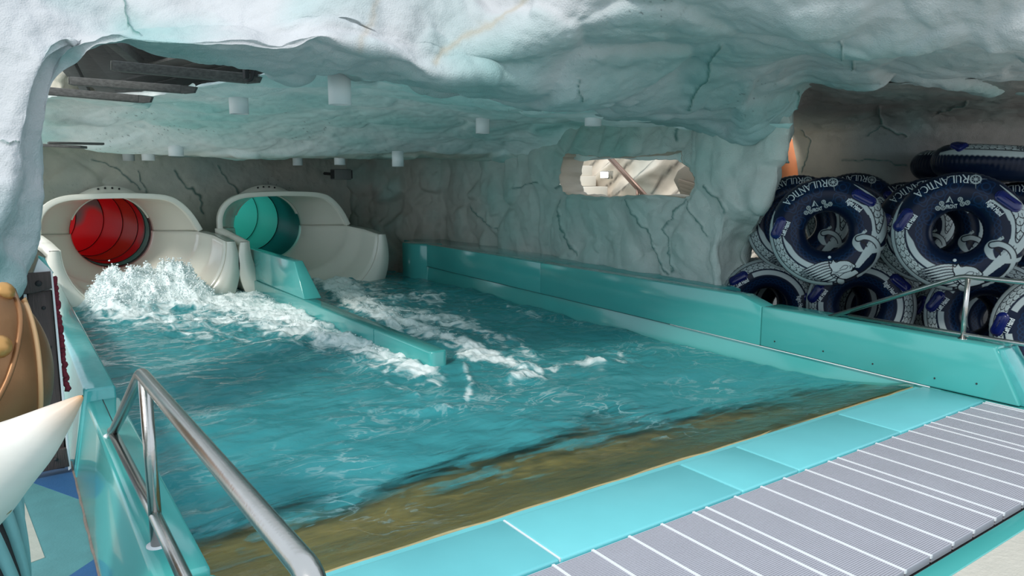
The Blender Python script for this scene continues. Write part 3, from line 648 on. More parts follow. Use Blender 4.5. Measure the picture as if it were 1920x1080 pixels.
def noise_(scale, detail, dist=0, stretch=(1, 1, 1)):
    tc = N.new('ShaderNodeTexCoord'); mp = N.new('ShaderNodeMapping'); mp.inputs['Scale'].default_value = stretch; n = N.new('ShaderNodeTexNoise')
    n.inputs['Scale'].default_value = scale; n.inputs['Detail'].default_value = detail; n.inputs['Distortion'].default_value = dist
    L.new(tc.outputs['Object'], mp.inputs[0]); L.new(mp.outputs[0], n.inputs['Vector']); return n.outputs[0]
def attr_(nm):
    a = N.new('ShaderNodeAttribute'); a.attribute_name = nm; return a.outputs['Fac']
n1 = noise_(4.5, 9, 1.2, (1, .8, 1))
ff = math_('ADD', math_('MULTIPLY', math_('SUBTRACT', n1, .5), 2.6), math_('MULTIPLY', attr_('foam'), 1.25)); ff = math_('SUBTRACT', ff, .68)
mr = N.new('ShaderNodeMapRange'); mr.interpolation_type = 'SMOOTHSTEP'; mr.inputs['From Min'].default_value = -.25; mr.inputs['From Max'].default_value = .65; L.new(ff, mr.inputs[0]); fo = mr.outputs[0]
rid = math_('SUBTRACT', 1, math_('MULTIPLY', math_('ABSOLUTE', math_('SUBTRACT', noise_(2.2, 7, 2.2, (.8, 1.2, 1)), .5)), 26)); rid = math_('MAXIMUM', rid, 0)
msk = math_('MAXIMUM', math_('MULTIPLY', math_('SUBTRACT', noise_(.9, 3, .5), .47), 4), 0); msk = math_('MINIMUM', msk, 1)
fo = math_('MAXIMUM', fo, math_('MULTIPLY', math_('MULTIPLY', rid, msk), .42))
spk = math_('MULTIPLY', math_('MAXIMUM', math_('MULTIPLY', math_('SUBTRACT', noise_(38, 2), .70), 10), 0), msk); fo = math_('MINIMUM', math_('MAXIMUM', fo, math_('MULTIPLY', spk, .7)), 1)
wc = N.new('ShaderNodeMix'); wc.data_type = 'RGBA'; wc.inputs[6].default_value = (.022, .20, .22, 1); wc.inputs[7].default_value = (.07, .345, .37, 1); L.new(noise_(1.1, 6, 1.0), wc.inputs[0])
fm = N.new('ShaderNodeMix'); fm.data_type = 'RGBA'; fm.inputs[7].default_value = (.86, .93, .92, 1); L.new(wc.outputs[2], fm.inputs[6]); L.new(fo, fm.inputs[0]); L.new(fm.outputs[2], b.inputs['Base Color'])
L.new(math_('MULTIPLY_ADD', fo, .6, .05), b.inputs['Roughness']); b.inputs['IOR'].default_value = 1.33
bp = N.new('ShaderNodeBump'); bp.inputs['Strength'].default_value = .35; bp.inputs['Distance'].default_value = .03
L.new(math_('ADD', noise_(7, 6, .6), math_('MULTIPLY', fo, .5)), bp.inputs['Height']); L.new(bp.outputs[0], b.inputs['Normal'])
tr = N.new('ShaderNodeBsdfTransparent'); tr.inputs[0].default_value = (.86, .86, .74, 1)
gl = N.new('ShaderNodeBsdfGlossy'); gl.inputs['Roughness'].default_value = .04; L.new(bp.outputs[0], gl.inputs['Normal'])
fr = N.new('ShaderNodeFresnel'); fr.inputs['IOR'].default_value = 1.33; L.new(bp.outputs[0], fr.inputs['Normal'])
ms = N.new('ShaderNodeMixShader'); L.new(fr.outputs[0], ms.inputs[0]); L.new(tr.outputs[0], ms.inputs[1]); L.new(gl.outputs[0], ms.inputs[2])
mq = N.new('ShaderNodeMixShader')
cc = math_('ADD', math_('MULTIPLY', attr_('clear'), 1.15), math_('MULTIPLY', math_('SUBTRACT', noise_(5, 8, 1.2, (.4, 2.0, 1)), .5), 1.5))
mr2 = N.new('ShaderNodeMapRange'); L.new(math_('SUBTRACT', cc, fo), mr2.inputs[0]); mr2.inputs['From Min'].default_value = .15; mr2.inputs['From Max'].default_value = .95; mr2.inputs['To Max'].default_value = .93
L.new(mr2.outputs[0], mq.inputs[0]); L.new(b.outputs[0], mq.inputs[1]); L.new(ms.outputs[0], mq.inputs[2]); L.new(mq.outputs[0], N['Material Output'].inputs[0])
wat = gridmesh('water', np.stack([X, Y, z], -1), m, attrs={'foam': foam, 'clear': clear})
setp(wat, 'turquoise churning water with white foam filling the splash pool', 'water', kind='stuff')
# spray thrown up where the left slide meets the water
M['foam'] = plain('white_foam', (.82, .88, .88), .55, var=.05, spec=.6)
V, Fc = [], []
ico = [(0, 0, 1), (.89, 0, .45), (.28, .85, .45), (-.72, .53, .45), (-.72, -.53, .45), (.28, -.85, .45), (.72, .53, -.45), (-.28, .85, -.45), (-.89, 0, -.45), (-.28, -.85, -.45), (.72, -.53, -.45), (0, 0, -1)]
icf = [(0, 1, 2), (0, 2, 3), (0, 3, 4), (0, 4, 5), (0, 5, 1), (1, 6, 2), (2, 7, 3), (3, 8, 4), (4, 9, 5), (5, 10, 1), (6, 7, 2), (7, 8, 3), (8, 9, 4), (9, 10, 5), (10, 6, 1), (11, 7, 6), (11, 8, 7), (11, 9, 8), (11, 10, 9), (11, 6, 10)]
def mz(x, y): i = int(np.clip(np.searchsorted(yy, y), 0, len(yy)-1)); j = int(np.clip((x-.57)/(5.86)*519, 0, 519)); return z[i, j], foam[i, j], mound[i, j]
cnt = 0
for _ in range(60000):
    if cnt >= 5200: break
    if cnt < 4200: x, y = rng.uniform(.75, 2.8), rng.normal(12.3, .45)
    else: x, y = rng.uniform(.7, 5.2), rng.uniform(7, 12.6)
    if y > 13.3: continue
    hz, fo_, mo = mz(x, y)
    if cnt < 4200 and mo < .12: continue
    if cnt >= 4200 and fo_ < .75: continue
    zz = hz+abs(rng.normal(0, .035 if cnt < 4200 else .012)); r = rng.uniform(.004, .014)*(1.0 if cnt < 4200 else .7); n = len(V); sx, sz = rng.uniform(.6, 1.8), rng.uniform(.7, 1.6)
    V += [(x+a*r*sx, y+b_*r, zz+c*r*sz) for a, b_, c in ico]; Fc += [(n+a, n+b_, n+c) for a, b_, c in icf]; cnt += 1
sp = mk('spray', V, Fc, M['foam'], smooth=True); setp(sp, 'white spray and droplets thrown up at the left slide outlet', 'spray', kind='stuff')

# ------------------------------------------------------------------ hand rails
r1 = thing('handrail', 'wet brushed steel handrail standing on the near left pool wall', 'handrail', (.431, 3.4, .18))
xr = .431; top = Q(265, 700, x=xr); foot = Q(209, 817, x=xr)
sweep('top_rail', rounded([foot, top, (xr, 1.30, 1.035), (xr, 1.16, .2)], .06), .029, M['steel'], r1)
pf_ = Q(296, 1016, z=.18); sweep('post', [(xr, 3.40, .17), (xr, 3.40, .94)], .027, M['steel'], r1)
lower = [Q(212, 812, x=xr), Q(279, 938, x=xr), Q(300, 973, x=xr)]
za = Q(300, 973, x=xr)
sweep('lower_rail', [(xr, foot[1]-.05, .235), (xr, 3.4, Q(290, 965, x=xr)[2]), (xr, 1.17, .36)], .027, M['steel'], r1)
lathe('base_plate', (xr, 3.40, .180), [(0, .005), (.046, .005), (.046, 0)], M['white'], r1)
lathe('base_plate', (xr, foot[1]+.03, .180), [(0, .005), (.042, .005), (.042, 0)], M['white'], r1)
M['steel2'] = M['steel']
r2 = thing('handrail', 'steel handrail on the far pool wall in front of the swim rings', 'handrail', (6.58, 2.8, .445))
xw = 6.58; a = Q(1555, 597, x=xw); p0 = Q(1803, 518, x=xw); pe = Q(1920, 527, x=xw); ps = Q(1805, 640, x=xw)
top_z = p0[2]
sweep('top_rail', rounded([(xw, a[1], .44), p0, (xw, 1.3, top_z+.01), (xw, 1.3, -.02)], .06), .0212, M['steel2'], r2)
pb = Q(1815, 524, x=xw); sweep('post', [(xw, pb[1], .445), (xw, pb[1], top_z-.01)], .0205, M['steel2'], r2)
l0 = Q(1592, 592, x=xw); l1 = Q(1918, 645, x=xw); dl = (l1-l0)/(l1[1]-l0[1])
sweep('lower_rail', [l0, l1, l1+dl*(1.32-l1[1])], .018, M['steel2'], r2)
lathe('base_plate', (xw, pb[1], .445), [(0, .006), (.035, .006), (.035, 0)], M['steel'], r2)

# ------------------------------------------------------------------ ceiling lights
LI = [(637, 177, 6.7, .20, .18, 'largest white tube light, below the timber end on the ceiling'), (448, 200, 8.1, .20, .155, 'white tube light left of the largest one on the ceiling'),
      (241, 294, 13, .19, .14, 'small white tube light, first from the left under the beam'), (278, 293, 12.2, .2, .14, 'small white tube light, second from the left under the beam'),
      (330, 284, 11.5, .22, .14, 'wider white tube light, third from the left under the beam'), (558, 303, 13.8, .18, .14, 'smallest white tube light, above the right slide'),
      (637, 301, 13, .19, .15, 'small white tube light just above the wall speaker'), (746, 303, 12.2, .19, .16, 'small white tube light right of the wall speaker'),
      (905, 240, 10.5, .195, .15, 'white tube light in the middle of the ceiling, dimly lit'), (1112, 224, 9.0, .20, .15, 'speckled white tube light above the window opening')]
for lu, lv, ld, dia, hh, lab in LI:
    p = D(lu, lv, ld); r = dia/2
    t = thing('ceiling_light', lab, 'ceiling light', p, 'tube lights on the grotto ceiling')
    lathe('housing', p, [(r-.012, -hh/2+.03), (r-.012, -hh/2), (r, -hh/2), (r, hh/2+.09), (0, hh/2+.09)], M['white'], t)
    lathe('lens', p, [(0, -hh/2+.025), (r-.013, -hh/2+.025)], M['dark'], t)
# wall speaker
p = D(640, 327, 14.3); t = thing('wall_speaker', 'small dark grey box speaker high in the far corner', 'speaker', p)
box('cabinet', p+[-.17, -.10, -.10], p+[.17, .14, .10], plain('grey_plastic_box', (.14, .14, .135), .6), t, .015)
for s_ in (-1, 1): box('bracket', p+[s_*.185-.012, -.08, -.08], p+[s_*.185+.012, .06, .08], M['dark'], t, .004)

sweep('wall_arm', [p+[0, .12, 0], p+[0, .9, .02]], .03, M['dark'], t, 8)
# ------------------------------------------------------------------ timber roof and beams
rf = thing('timber_roof', 'weathered grey plank roof seen through the hole in the ceiling', 'roof', D(300, 130, 8.5))
for k in range(10):
    u0 = 92+k*38
    plank('plank', Q(u0, 40, z=3.35), Q(u0+118, 215, z=3.2), .50, .03, M['wood'], rf, bev=.004)
for k, (ua, va, ub, vb, w_) in enumerate([(260, 215, 700, 112, .42), (225, 195, 700, 92, .42), (245, 174, 660, 80, .42), (250, 155, 560, 82, .4), (255, 138, 470, 86, .4)]):
    plank('plank', Q(ua, va, z=2.98+.01*k), Q(ub, vb, z=2.98+.01*k), w_, .03, M['wood'], rf, bev=.004)
for ua, va, ub, vb in ((118, 92, 165, 178), (206, 72, 262, 118)): plank('rafter', Q(ua, va, z=3.1), Q(ub, vb, z=3.05), .10, .10, M['wood'], rf)
for lab, a, b_, s_ in (('longest timber beam, with a pale sawn end and an iron strap', D(214, 124, 6.6), D(492, 150, 6.75), .085), ('middle timber beam below the longest one', D(133, 152, 7.1), D(370, 170, 7.3), .075), ('lowest timber beam, dark, reaching to the pillar', D(80, 170, 7.4), D(287, 188, 7.6), .075)):
    t = thing('beam', lab, 'beam', a, 'weathered beams under the roof hole')
    m_ = a*.12+b_*.88; plank('beam_body', a, m_, s_*1.25, s_, M['wood'], t, bev=.01)
    d = (b_-m_); 
    mk('beam_tip', [m_+[-.04*0, 0, 0]+np.array([0, 0, s_*.5])+fh*s_*.6*s for s in (-1, 1)]+[m_+np.array([0, 0, -s_*.5])+fh*s_*.6*s for s in (-1, 1)]+[b_+np.array([0, 0, s_*.45])+fh*s_*.3*s for s in (-1, 1)]+[m_+d*.8+np.array([0, 0, -s_*.3])+fh*s_*.3*s for s in (-1, 1)], [(0, 1, 5, 4), (2, 6, 7, 3), (0, 4, 6, 2), (1, 3, 7, 5), (4, 5, 7, 6), (0, 2, 3, 1)], M['wood'], t)
    dd = (a-b_)/np.linalg.norm(a-b_); plank('sawn_end', a+dd*.004, a+dd*.010, s_*1.15, s_*.92, M['woodend'], t, bev=.001)
    if s_ > .08:
        p = D(468, 140, 6.62); box('iron_strap', p+[-.055, -.06, -.04], p+[-.02, .02, .22], M['dark'], t, .004); box('iron_strap', p+[.02, -.06, -.02], p+[.055, .02, .22], M['dark'], t, .004)
        sweep('iron_hook', rounded([p+[0, -.07, .16], p+[.01, -.08, .06], p+[0, -.07, -.05], p+[-.03, -.03, -.06]], .03), .014, M['dark'], t, 8)
t = thing('broken_board', 'short dark broken boards sticking out at the far left under the beam', 'board', D(120, 272, 9.8))
plank('board', D(70, 272, 9.8), D(158, 276, 9.9), .22, .035, M['wood'], t); plank('board', D(90, 268, 9.9), D(194, 270, 10.3), .16, .03, M['wood'], t)

# ------------------------------------------------------------------ things outside the window and behind the gap
t = thing('tile_cladding', 'pale square tiles on the outside wall seen through the window', 'tiles', (10.2, 13.5, 1.5))
for iy in range(8):
    for iz in range(5):
        y0 = 11.15+iy*.25+(.12 if iz % 2 else 0); z0 = .95+iz*.22
        if iy < iz*1.1-.5: continue
        box('tile', (9.85, y0, z0), (10.5, y0+.242, z0+.212), M['brick'], t, .008)
t = thing('outside_stair_rail', 'thin metal handrail slanting across the pale rock outside the window', 'handrail', (9.9, 11, 1.5))
M['coprail'] = plain('copper_brown_rail', (.30, .20, .16), .4, metal=.5)
p = [Q(1128, 285, x=9.9), Q(1140, 295, x=9.9), Q(1218, 372, x=9.9)]
sweep('upper_bar', [Q(1137, 286, x=9.9), Q(1222, 378, x=9.9)], .035, M['coprail'], t, 8); sweep('lower_bar', [Q(1130, 286, x=9.95), Q(1215, 378, x=9.95)], .02, M['coprail'], t, 8)
sweep('bar_post', [Q(1195, 352, x=9.95), Q(1195, 385, x=9.95)], .03, M['coprail'], t, 8)
p = Q(1135, 328, x=10.1); t = thing('wall_lamp', 'small lit lamp on the pale rock outside the window', 'lamp', p)
me_, nt, N, L, b = newmat('lamp_glow'); b.inputs['Emission Color'].default_value = (1, .75, .5, 1); b.inputs['Emission Strength'].default_value = 6
box('lamp_body', p+[-.02, -.13, -.08], p+[.1, .13, .08], M['steel'], t, .01); box('lamp_glass', p+[-.05, -.10, -.06], p+[-.015, .10, .06], me_, t, .01)
p = Q(1286, 340, x=7.9); t = thing('rounded_niche', 'rounded plaster nook with planks at the right end of the window', 'niche', p)
nch = plain('niche_plaster', (.46, .37, .29), .8, var=.1)
pts_ = [(1262, 338), (1270, 320), (1284, 310), (1298, 314), (1308, 335), (1303, 360), (1288, 376), (1276, 366)]
prism('plaster', [Q(a, b_, x=7.9) for a, b_ in pts_], [Q(a, b_, x=7.9)+np.array([.3, .05, 0]) for a, b_ in pts_], nch, t, .02)
for k in range(5):
    va = 339+k*7; plank('board', Q(1272+k*1.5, va, x=7.84), Q(1302-k*2, va+9, x=7.84), .055, .02, M['brick'] if k < 0 else plain('tan_board', (.50, .37, .28), .7, var=.15), t, upv=(1, 0, 0), bev=.003)
oc = thing('orange_shell', 'orange curved fibreglass shell glimpsed behind the grotto pillar', 'shell', Q(1478, 330, x=9.4))
P = []
for k in range(13):
    a = math.pi*k/12; P.append([Q(1481-22*math.cos(a*.5)*(1), 335-80*math.sin(a*.5), x=9.2)+np.array([s_*.5, 0, 0])*(1) for s_ in (0, .4, 1)])
prof = [Q(1455, 420, x=9.2), Q(1455, 330, x=9.2), Q(1464, 285, x=9.2), Q(1478, 256, x=9.2), Q(1492, 275, x=9.2), Q(1506, 330, x=9.2), Q(1508, 420, x=9.2)]
prof = cr(np.array(prof), 40, 0); mid = prof.mean(0)
gridmesh('shell_body', np.array([prof*(1-k)+mid*k+np.array([-.25*math.sin((1-k)*1.57)+.25, 0, 0])*0+np.array([-.3*math.cos((1-k)*1.57), 0, 0]) for k in np.linspace(0, 1, 12)]), M['orange'], oc)

# ------------------------------------------------------------------ timber post, fringe
t = thing('timber_post', 'dark brown bolted timber boards with a white edge strip at the left pool wall', 'post', (-.1, 6.2, -.4))
y0 = 6.20
def fp(u_, v_): return Q(u_, v_, y=y0)
def slab(name, px, th, mat, dy=0, bev=.006):
    b_ = [fp(*q)+np.array([0, dy, 0]) for q in px]; return prism(name, [p+np.array([0, th, 0]) for p in b_], b_, mat, t, bev)
slab('back_board', [(-40, 545), (98, 545), (131, 878), (60, 888), (-40, 900)], .05, M['brownwood'], .04)
slab('vertical_board', [(52, 548), (97, 544), (118, 800), (122, 878), (60, 886), (56, 760)], .04, M['brownwood'], 0)
slab('top_board', [(0, 516), (94, 508), (97, 540), (60, 549), (0, 552)], .05, M['brownwood'], -.04)
slab('foot_board', [(20, 846), (124, 838), (130, 872), (62, 886), (20, 892)], .04, M['brownwood'], -.035)
slab('white_gap_board', [(44, 552), (50, 552), (56, 640), (48, 640)], .02, M['white'], .0, .002)
slab('edge_strip', [(94, 505), (98, 508), (133, 876), (128, 880)], .05, M['white'], -.03, .002)
slab('white_cap', [(62, 512), (72, 484), (97, 508), (94, 511)], .05, M['white'], -.02, .004)
slab('teal_trim', [(72, 480), (84, 484), (92, 500), (101, 512), (98, 516), (72, 484)], .05, M['teal'], .03, .003)
for q in ((72, 530), (82, 577), (93, 651), (96, 725), (104, 858)):
    p = fp(*q); sphere('bolt', p+[0, -.045 if q[1] in (530, 858) else -.005, 0], .014 if q[1] != 530 else .022, M['dark'], t, 8, (1, .6, 1))
zs_ = np.linspace(.0, 1, 90)
cpts = np.array([Q(101+25*k+1.5*math.sin(k*60), 520+215*k, y=6.22) for k in zs_]); cpts += .008*np.stack([vnoise(cpts*40, 5), vnoise(cpts*40, 6), vnoise(cpts*40, 7)], -1)
fr_ = sweep('fringe', cpts, .019+.003*np.sin(zs_*150), M['red'], t, 8)

# ------------------------------------------------------------------ bronze helmet with horn, on a slatted drum
hc = D(-72, 705, 2.85); hr = np.array([.315, .315, .40])
ht = thing('helmet_figure', 'large bronze helmet with gold studs and a cream horn at the left edge', 'helmet', hc-[0, 0, .4])
th = np.linspace(0, math.pi*.80, 40); ph = np.linspace(0, 2*math.pi, 65)[:-1]
P = np.array([[hc+hr*np.array([math.sin(a)*math.cos(b_), math.sin(a)*math.sin(b_), math.cos(a)]) for b_ in ph] for a in th])
gridmesh('dome', P, M['bronze'], ht, wrapc=True)
def onh(u_, v_, off=0):
    d = ray(u_, v_); o_ = cam0-hc; dd, oo = d/hr, o_/hr; A, B, Cc = dd@dd, 2*dd@oo, oo@oo-1; disc = B*B-4*A*Cc
    tt = (-B-math.sqrt(max(disc, 0)))/(2*A); p = cam0+d*tt; n = (p-hc)/hr**2; n /= np.linalg.norm(n); return p+n*off, n
def band(name, px, wd, th_, mat):
    pts = [onh(a, b_)[0] for a, b_ in cr(np.array(px, float), 40, 0)]; ns = [onh(a, b_)[1] for a, b_ in cr(np.array(px, float), 40, 0)]
    pts, ns = np.array(pts), np.array(ns); T = np.gradient(pts, axis=0); T /= np.linalg.norm(T, axis=1)[:, None]; S = np.cross(T, ns); rows = []
    for a in np.linspace(0, 2*math.pi, 13)[:-1]: rows.append(pts+S*wd/2*math.cos(a)+ns*th_*math.sin(a))
    return gridmesh(name, np.array(rows), mat, ht, wrapr=True)
band('rim_band', [(44, 560), (58, 600), (68, 645), (74, 700), (75, 760), (70, 800)], .022, .012, M['bronzerim'])
band('ridge', [(24, 545), (37, 590), (34, 640), (18, 700), (-6, 750), (-40, 800)], .022, .014, M['bronze'])
band('ridge', [(-10, 560), (-14, 640), (-30, 700)], .03, .01, M['bronze'])
for q, r_ in (((6, 548), .042), ((-2, 650), .045), ((3, 948), .038), ((-60, 600), .04)):
    if q[1] < 900: p, n = onh(*q); 
    else: p = D(q[0], q[1], 2.45)
    sphere('stud', p, r_, M['gold'], ht, 16)
hcl = cr(np.array([D(-150, 985, 2.6), D(-80, 935, 2.5), D(-25, 884, 2.42), D(48, 832, 2.38), D(104, 786, 2.36), D(146, 750, 2.36), D(155, 742, 2.36)]), 60, 0)
hrad = cr(np.array([108, 98, 84, 57, 31, 9, 1.5])[:, None], 60, 0)[:, 0]*2.4/1370
T = np.gradient(hcl, axis=0); T /= np.linalg.norm(T, axis=1)[:, None]; S1 = np.cross(T, [0, 0, 1.]); S1 /= np.linalg.norm(S1, axis=1)[:, None]; S2 = np.cross(S1, T)
P = np.array([hcl+hrad[:, None]*(math.cos(a)*S1+math.sin(a)*S2) for a in np.linspace(0, 2*math.pi, 33)[:-1]])
k = np.linspace(0, 1, 60)[None, :, None]; kk = sstep(.55, 1.0, k); hcol = np.array([.72, .69, .64])*(1-kk)+np.array([.55, .30, .13])*kk; hcol = np.broadcast_to(hcol, P.shape)*(1+.06*fbm(P*9, 3))[..., None]
M['horn'] = attrmat('horn_paint', 'tint', .4, .06, 40)
gridmesh('horn', P, M['horn'], ht, wrapr=True, attrs={'tint': hcol})
bt = thing('slatted_drum', 'pale blue drum of twisted slats with dark gaps under the horned helmet', 'drum', D(-95, 1010, 2.75)-[0, 0, .5])
bc = D(-98, 1010, 2.75); z1_ = D(0, 945, 2.7)[2]
lathe('core', (bc[0], bc[1], 0), [(0, z1_-.02), (.24, z1_-.02), (.25, -.39), (0, -.39)], M['dark'], bt)
M['paleblue'] = plain('pale_blue_slat', (.20, .42, .44), .5, var=.15, vscale=6)
for k in range(18):
    a0 = 2*math.pi*k/18; rows = []
    for j in range(13):
        f = j/12; a = a0+f*1.1; zz = z1_-(z1_+.395)*f; hw = .048/.26
        rows.append([(bc[0]+r_*math.cos(a+s_*hw), bc[1]+r_*math.sin(a+s_*hw), zz) for s_, r_ in ((-.5, .24), (-.5, .262), (0, .266), (.5, .262), (.5, .24))])
    gridmesh('slat', np.array(rows), M['paleblue'], bt, smooth=False)
# ------------------------------------------------------------------ swim rings
RM, rm = .385, .180; RO = RM+rm
def t1(cx, cy):                                            # design point measured on the ring that leans left
    x = (1440+cx/7.385-1548)/107; y = (432-430-cy/7.385)/101; a = math.radians(-9); return (x*math.cos(a)-y*math.sin(a), x*math.sin(a)+y*math.cos(a))
def t2(cx, cy): return ((cx-558)/457, (414-cy)/400)
def ribd(X, Y, pts, w0, w1=None, n=40, wmid=None):
    # signed value > 0 inside a tapered stroke
    p = cr(np.array(pts, float), n, 0); w1 = w0 if w1 is None else w1; best = np.full(X.shape, -9.0)
    for k in range(n-1):
        f = k/(n-2); wd = w0*(1-f)+w1*f
        if wmid is not None: wd = (w0*(1-f)+w1*f)*(1-math.sin(f*math.pi))+wmid*math.sin(f*math.pi)
        (x0, y0_), (x1, y1_) = p[k], p[k+1]; dx, dy = x1-x0, y1_-y0_; t = np.clip(((X-x0)*dx+(Y-y0_)*dy)/(dx*dx+dy*dy+1e-9), 0, 1)
        best = np.maximum(best, wd/2-np.hypot(X-x0-t*dx, Y-y0_-t*dy))
    return best
def scales(th, w, rows, k):
    # fish scale outlines and centre veins, returns 1 on a dark line
    a = th*k; b = w*rows; line = np.zeros(th.shape); done = np.zeros(th.shape, bool)
    ia = np.floor(a)
    for da in (0, -1, -2):
        row = ia+da
        off = .5*(np.mod(row, 2)); jb = np.round(b-off)+off
        for dj in (-1, 0, 1):
            ux = a-row; uy = (b-jb-dj)
            rr = np.hypot(ux*.62, uy*1.0); inside = (rr < .62) & (ux > -.1) & ~done
            near = np.abs(rr-.59) < .06
            ln = near | ((np.abs(uy) < .065*np.clip(1.1-ux, .2, 1)) & (ux < .95) & (ux > .25))
            line = np.where(inside & ln, 1, line); done |= inside
    return np.where(done, line, 0)
def design(X, Y, full=False):
    rho = np.hypot(X, Y); th = np.degrees(np.arctan2(Y, X)); th = np.where(th < -90, th+360, th)    # -90..270
    W = np.zeros(X.shape); aa = .006
    def put(sd, val=1.0):
        nonlocal W
        m_ = sstep(-aa, aa, sd); W = W*(1-m_)+val*m_
    # left body: outer stripe, scales, inner stripe, running from the left hand grip round the bottom
    g = sstep(150, 172, th)+(1 if full else 0)*(1-sstep(150, 172, th))
    inb = (th > 150) & (th < 272) | full; 
    put(np.where(inb, np.minimum(.985-rho, rho-(.965-.035*g)), -1))
    wmid = sstep(160, 178, th); ro, ri = .915, .775-.02*sstep(200, 262, th)
    bodyin = np.where((th > 163) & (th < 258) | full, np.minimum(ro-rho, rho-ri), -1); put(bodyin)
    ln = scales(np.radians(th), np.clip((rho-ri)/(ro-ri), 0, 1), 2.2, 7.5); W = np.where((bodyin > 0) & (ln > 0), 0.02, W)
    ri2 = ri-.03; wi = .085*(1 if full else sstep(178, 200, th))+.01
    put(np.where(((th > 180) & (th < 262)) | (full & ~((th > 148) & (th < 180)) & ~((th > 18) & (th < 52))), np.minimum(ri2-rho, rho-(ri2-wi)), -1))
    if full:
        K = np.zeros(X.shape)
        for ph_ in (0, 2.1, 4.2): K = np.maximum(K, sstep(.014, .006, np.abs(rho-(.53+.045*np.sin(np.radians(th)*12+ph_)))))
        return W, K
    # right body: broad white band narrowing into the tail with a scaled wedge
    R0 = cr(np.array([(.50, .79), (.74, .58), (.89, .42), (.985, .17), (.975, -.10), (.90, -.27), (.78, -.40), (.46, -.72)]), 60, 0)
    R1 = cr(np.array([(.40, .52), (.60, .36), (.70, .20), (.735, .05), (.73, -.08), (.70, -.20), (.64, -.30), (.37, -.70)]), 60, 0)
    poly = [tuple(q) for q in R0]+[tuple(q) for q in R1[::-1]]; ins_ = inpoly(X, Y, poly); W = np.where(ins_, 1, W)
    wedge = inpoly(X, Y, [(.70, .36), (.92, .40), (.955, .22), (.925, .05), (.84, -.14), (.80, -.10), (.79, .10), (.76, .24)])
    W = np.where(wedge & (scales(-np.radians(th), np.clip((rho-.75)/.24, 0, 1), 2.2, 7.5) > 0), .02, W)
    edge = [(.70, .36), (.76, .24), (.79, .10), (.80, -.10), (.84, -.14), (.925, .05), (.955, .22), (.92, .40)]
    put(ribd(X, Y, edge, .018), .02)
    gap = inpoly(X, Y, [(.45, .86), (.54, .765), (.72, .575), (.86, .42), (.72, .34), (.60, .40), (.45, .52), (.34, .50)]); W = np.where(gap, 0, W)
    put(ribd(X, Y, [(.53, .77), (.74, .58), (.90, .40)], .01, .06)); put(ribd(X, Y, [(.45, .52), (.62, .36), (.71, .22)], .01, .06))
    for q in range(6):                                      # strokes on the tail
        x0, y0_ = .60+.035*q, -.22-.035*(q % 2); put(ribd(X, Y, [(x0+.05, y0_+.02), (x0, y0_-.10)], .012, .002, 8), .02)
    # hooked ring the tail runs through
    put(ribd(X, Y, [(.60, -.08), (.57, -.15), (.49, -.19), (.455, -.28), (.50, -.39), (.56, -.43)], .02, .02, wmid=.12)-.0)
    hook = [(.50, -.20), (.60, -.185), (.72, -.24), (.80, -.36), (.80, -.52), (.72, -.68), (.58, -.80), (.44, -.87)]
    put(ribd(X, Y, hook, .09, .05)+.016, .02); put(ribd(X, Y, hook, .08, .05))
    put(ribd(X, Y, [(.60, -.105), (.635, -.09), (.625, -.06)], .03, .015, 12))
    put(ribd(X, Y, [(.56, -.27), (.60, -.30), (.62, -.36)], .05, .02, 12), .02)
    # flowing mane strokes behind the head
    for q in range(10):
        a = q/9; s0 = (.26-.12*a, -.66-.26*a); e = (-.52+.50*a*a+.02*q, -.70-.36*a+.10*a*a); mdp = ((s0[0]+e[0])/2+.02, (s0[1]+e[1])/2-.02+.12*(1-a))
        pts = [s0, mdp, e]; put(ribd(X, Y, pts, .125, .006, 16)+.014, .02); put(ribd(X, Y, pts, .110, .003, 16))
    head = [t1(*q) for q in [(850, 428), (880, 448), (905, 395), (945, 430), (1000, 408), (1090, 405), (1150, 430), (1200, 470), (1170, 505), (1155, 540), (1190, 515), (1225, 530), (1250, 560), (1200, 600), (1130, 640), (1080, 655), (1000, 640), (940, 600), (890, 600), (900, 540), (870, 500)]]
    hd = inpoly(X, Y, head); out_ = ribd(X, Y, head+head[:1], .02, n=80); put(out_, .02); W = np.where(hd & (out_ < 0), 1, W)
    for pts, w_ in ([(1000, 520), (1050, 470), (1100, 470), (1080, 510), (1020, 530), (950, 570)], .012), ([(1120, 470), (1140, 475), (1130, 500)], .012), ([(930, 640), (900, 610), (930, 585), (985, 600), (985, 640), (950, 650), (940, 625), (960, 620)], .012), ([(1000, 620), (1060, 570), (1130, 540), (1190, 510)], .014), ([(915, 560), (1000, 572), (1090, 560)], .01), ([(1150, 450), (1165, 500)], .01):
        put(ribd(X, Y, [t1(*q) for q in pts], w_, n=30), .02)
    put(ribd(X, Y, [t1(*q) for q in [(250, 620), (330, 650), (400, 720), (470, 765), (600, 772), (700, 765)]], .025, .05, wmid=.055))
    put(ribd(X, Y, [t1(*q) for q in [(1350, 270), (1450, 255), (1550, 210), (1610, 140), (1612, 80), (1585, 60), (1572, 90)]], .08, .012))
    # logos: compass wheel, arrow and small symbols
    cx, cy = .19, .86
    put(np.where(th < 200, .011-np.abs(np.hypot(X-cx, Y-cy)-.072), -1))
    for q in range(8):
        a = q*math.pi/4+.06; l = .155 if q % 2 == 0 else .10; put(ribd(X, Y, [(cx-.02*math.cos(a), cy-.02*math.sin(a)), (cx+l*math.cos(a), cy+l*math.sin(a))], .014, .002, 6))
    put(np.where(inpoly(X, Y, [(-.205, .465), (-.155, .575), (-.09, .46), (-.15, .485)]), .02, -1)); W = np.where(inpoly(X, Y, [(-.152, .555), (-.155, .49), (-.115, .475)]), 0, W)
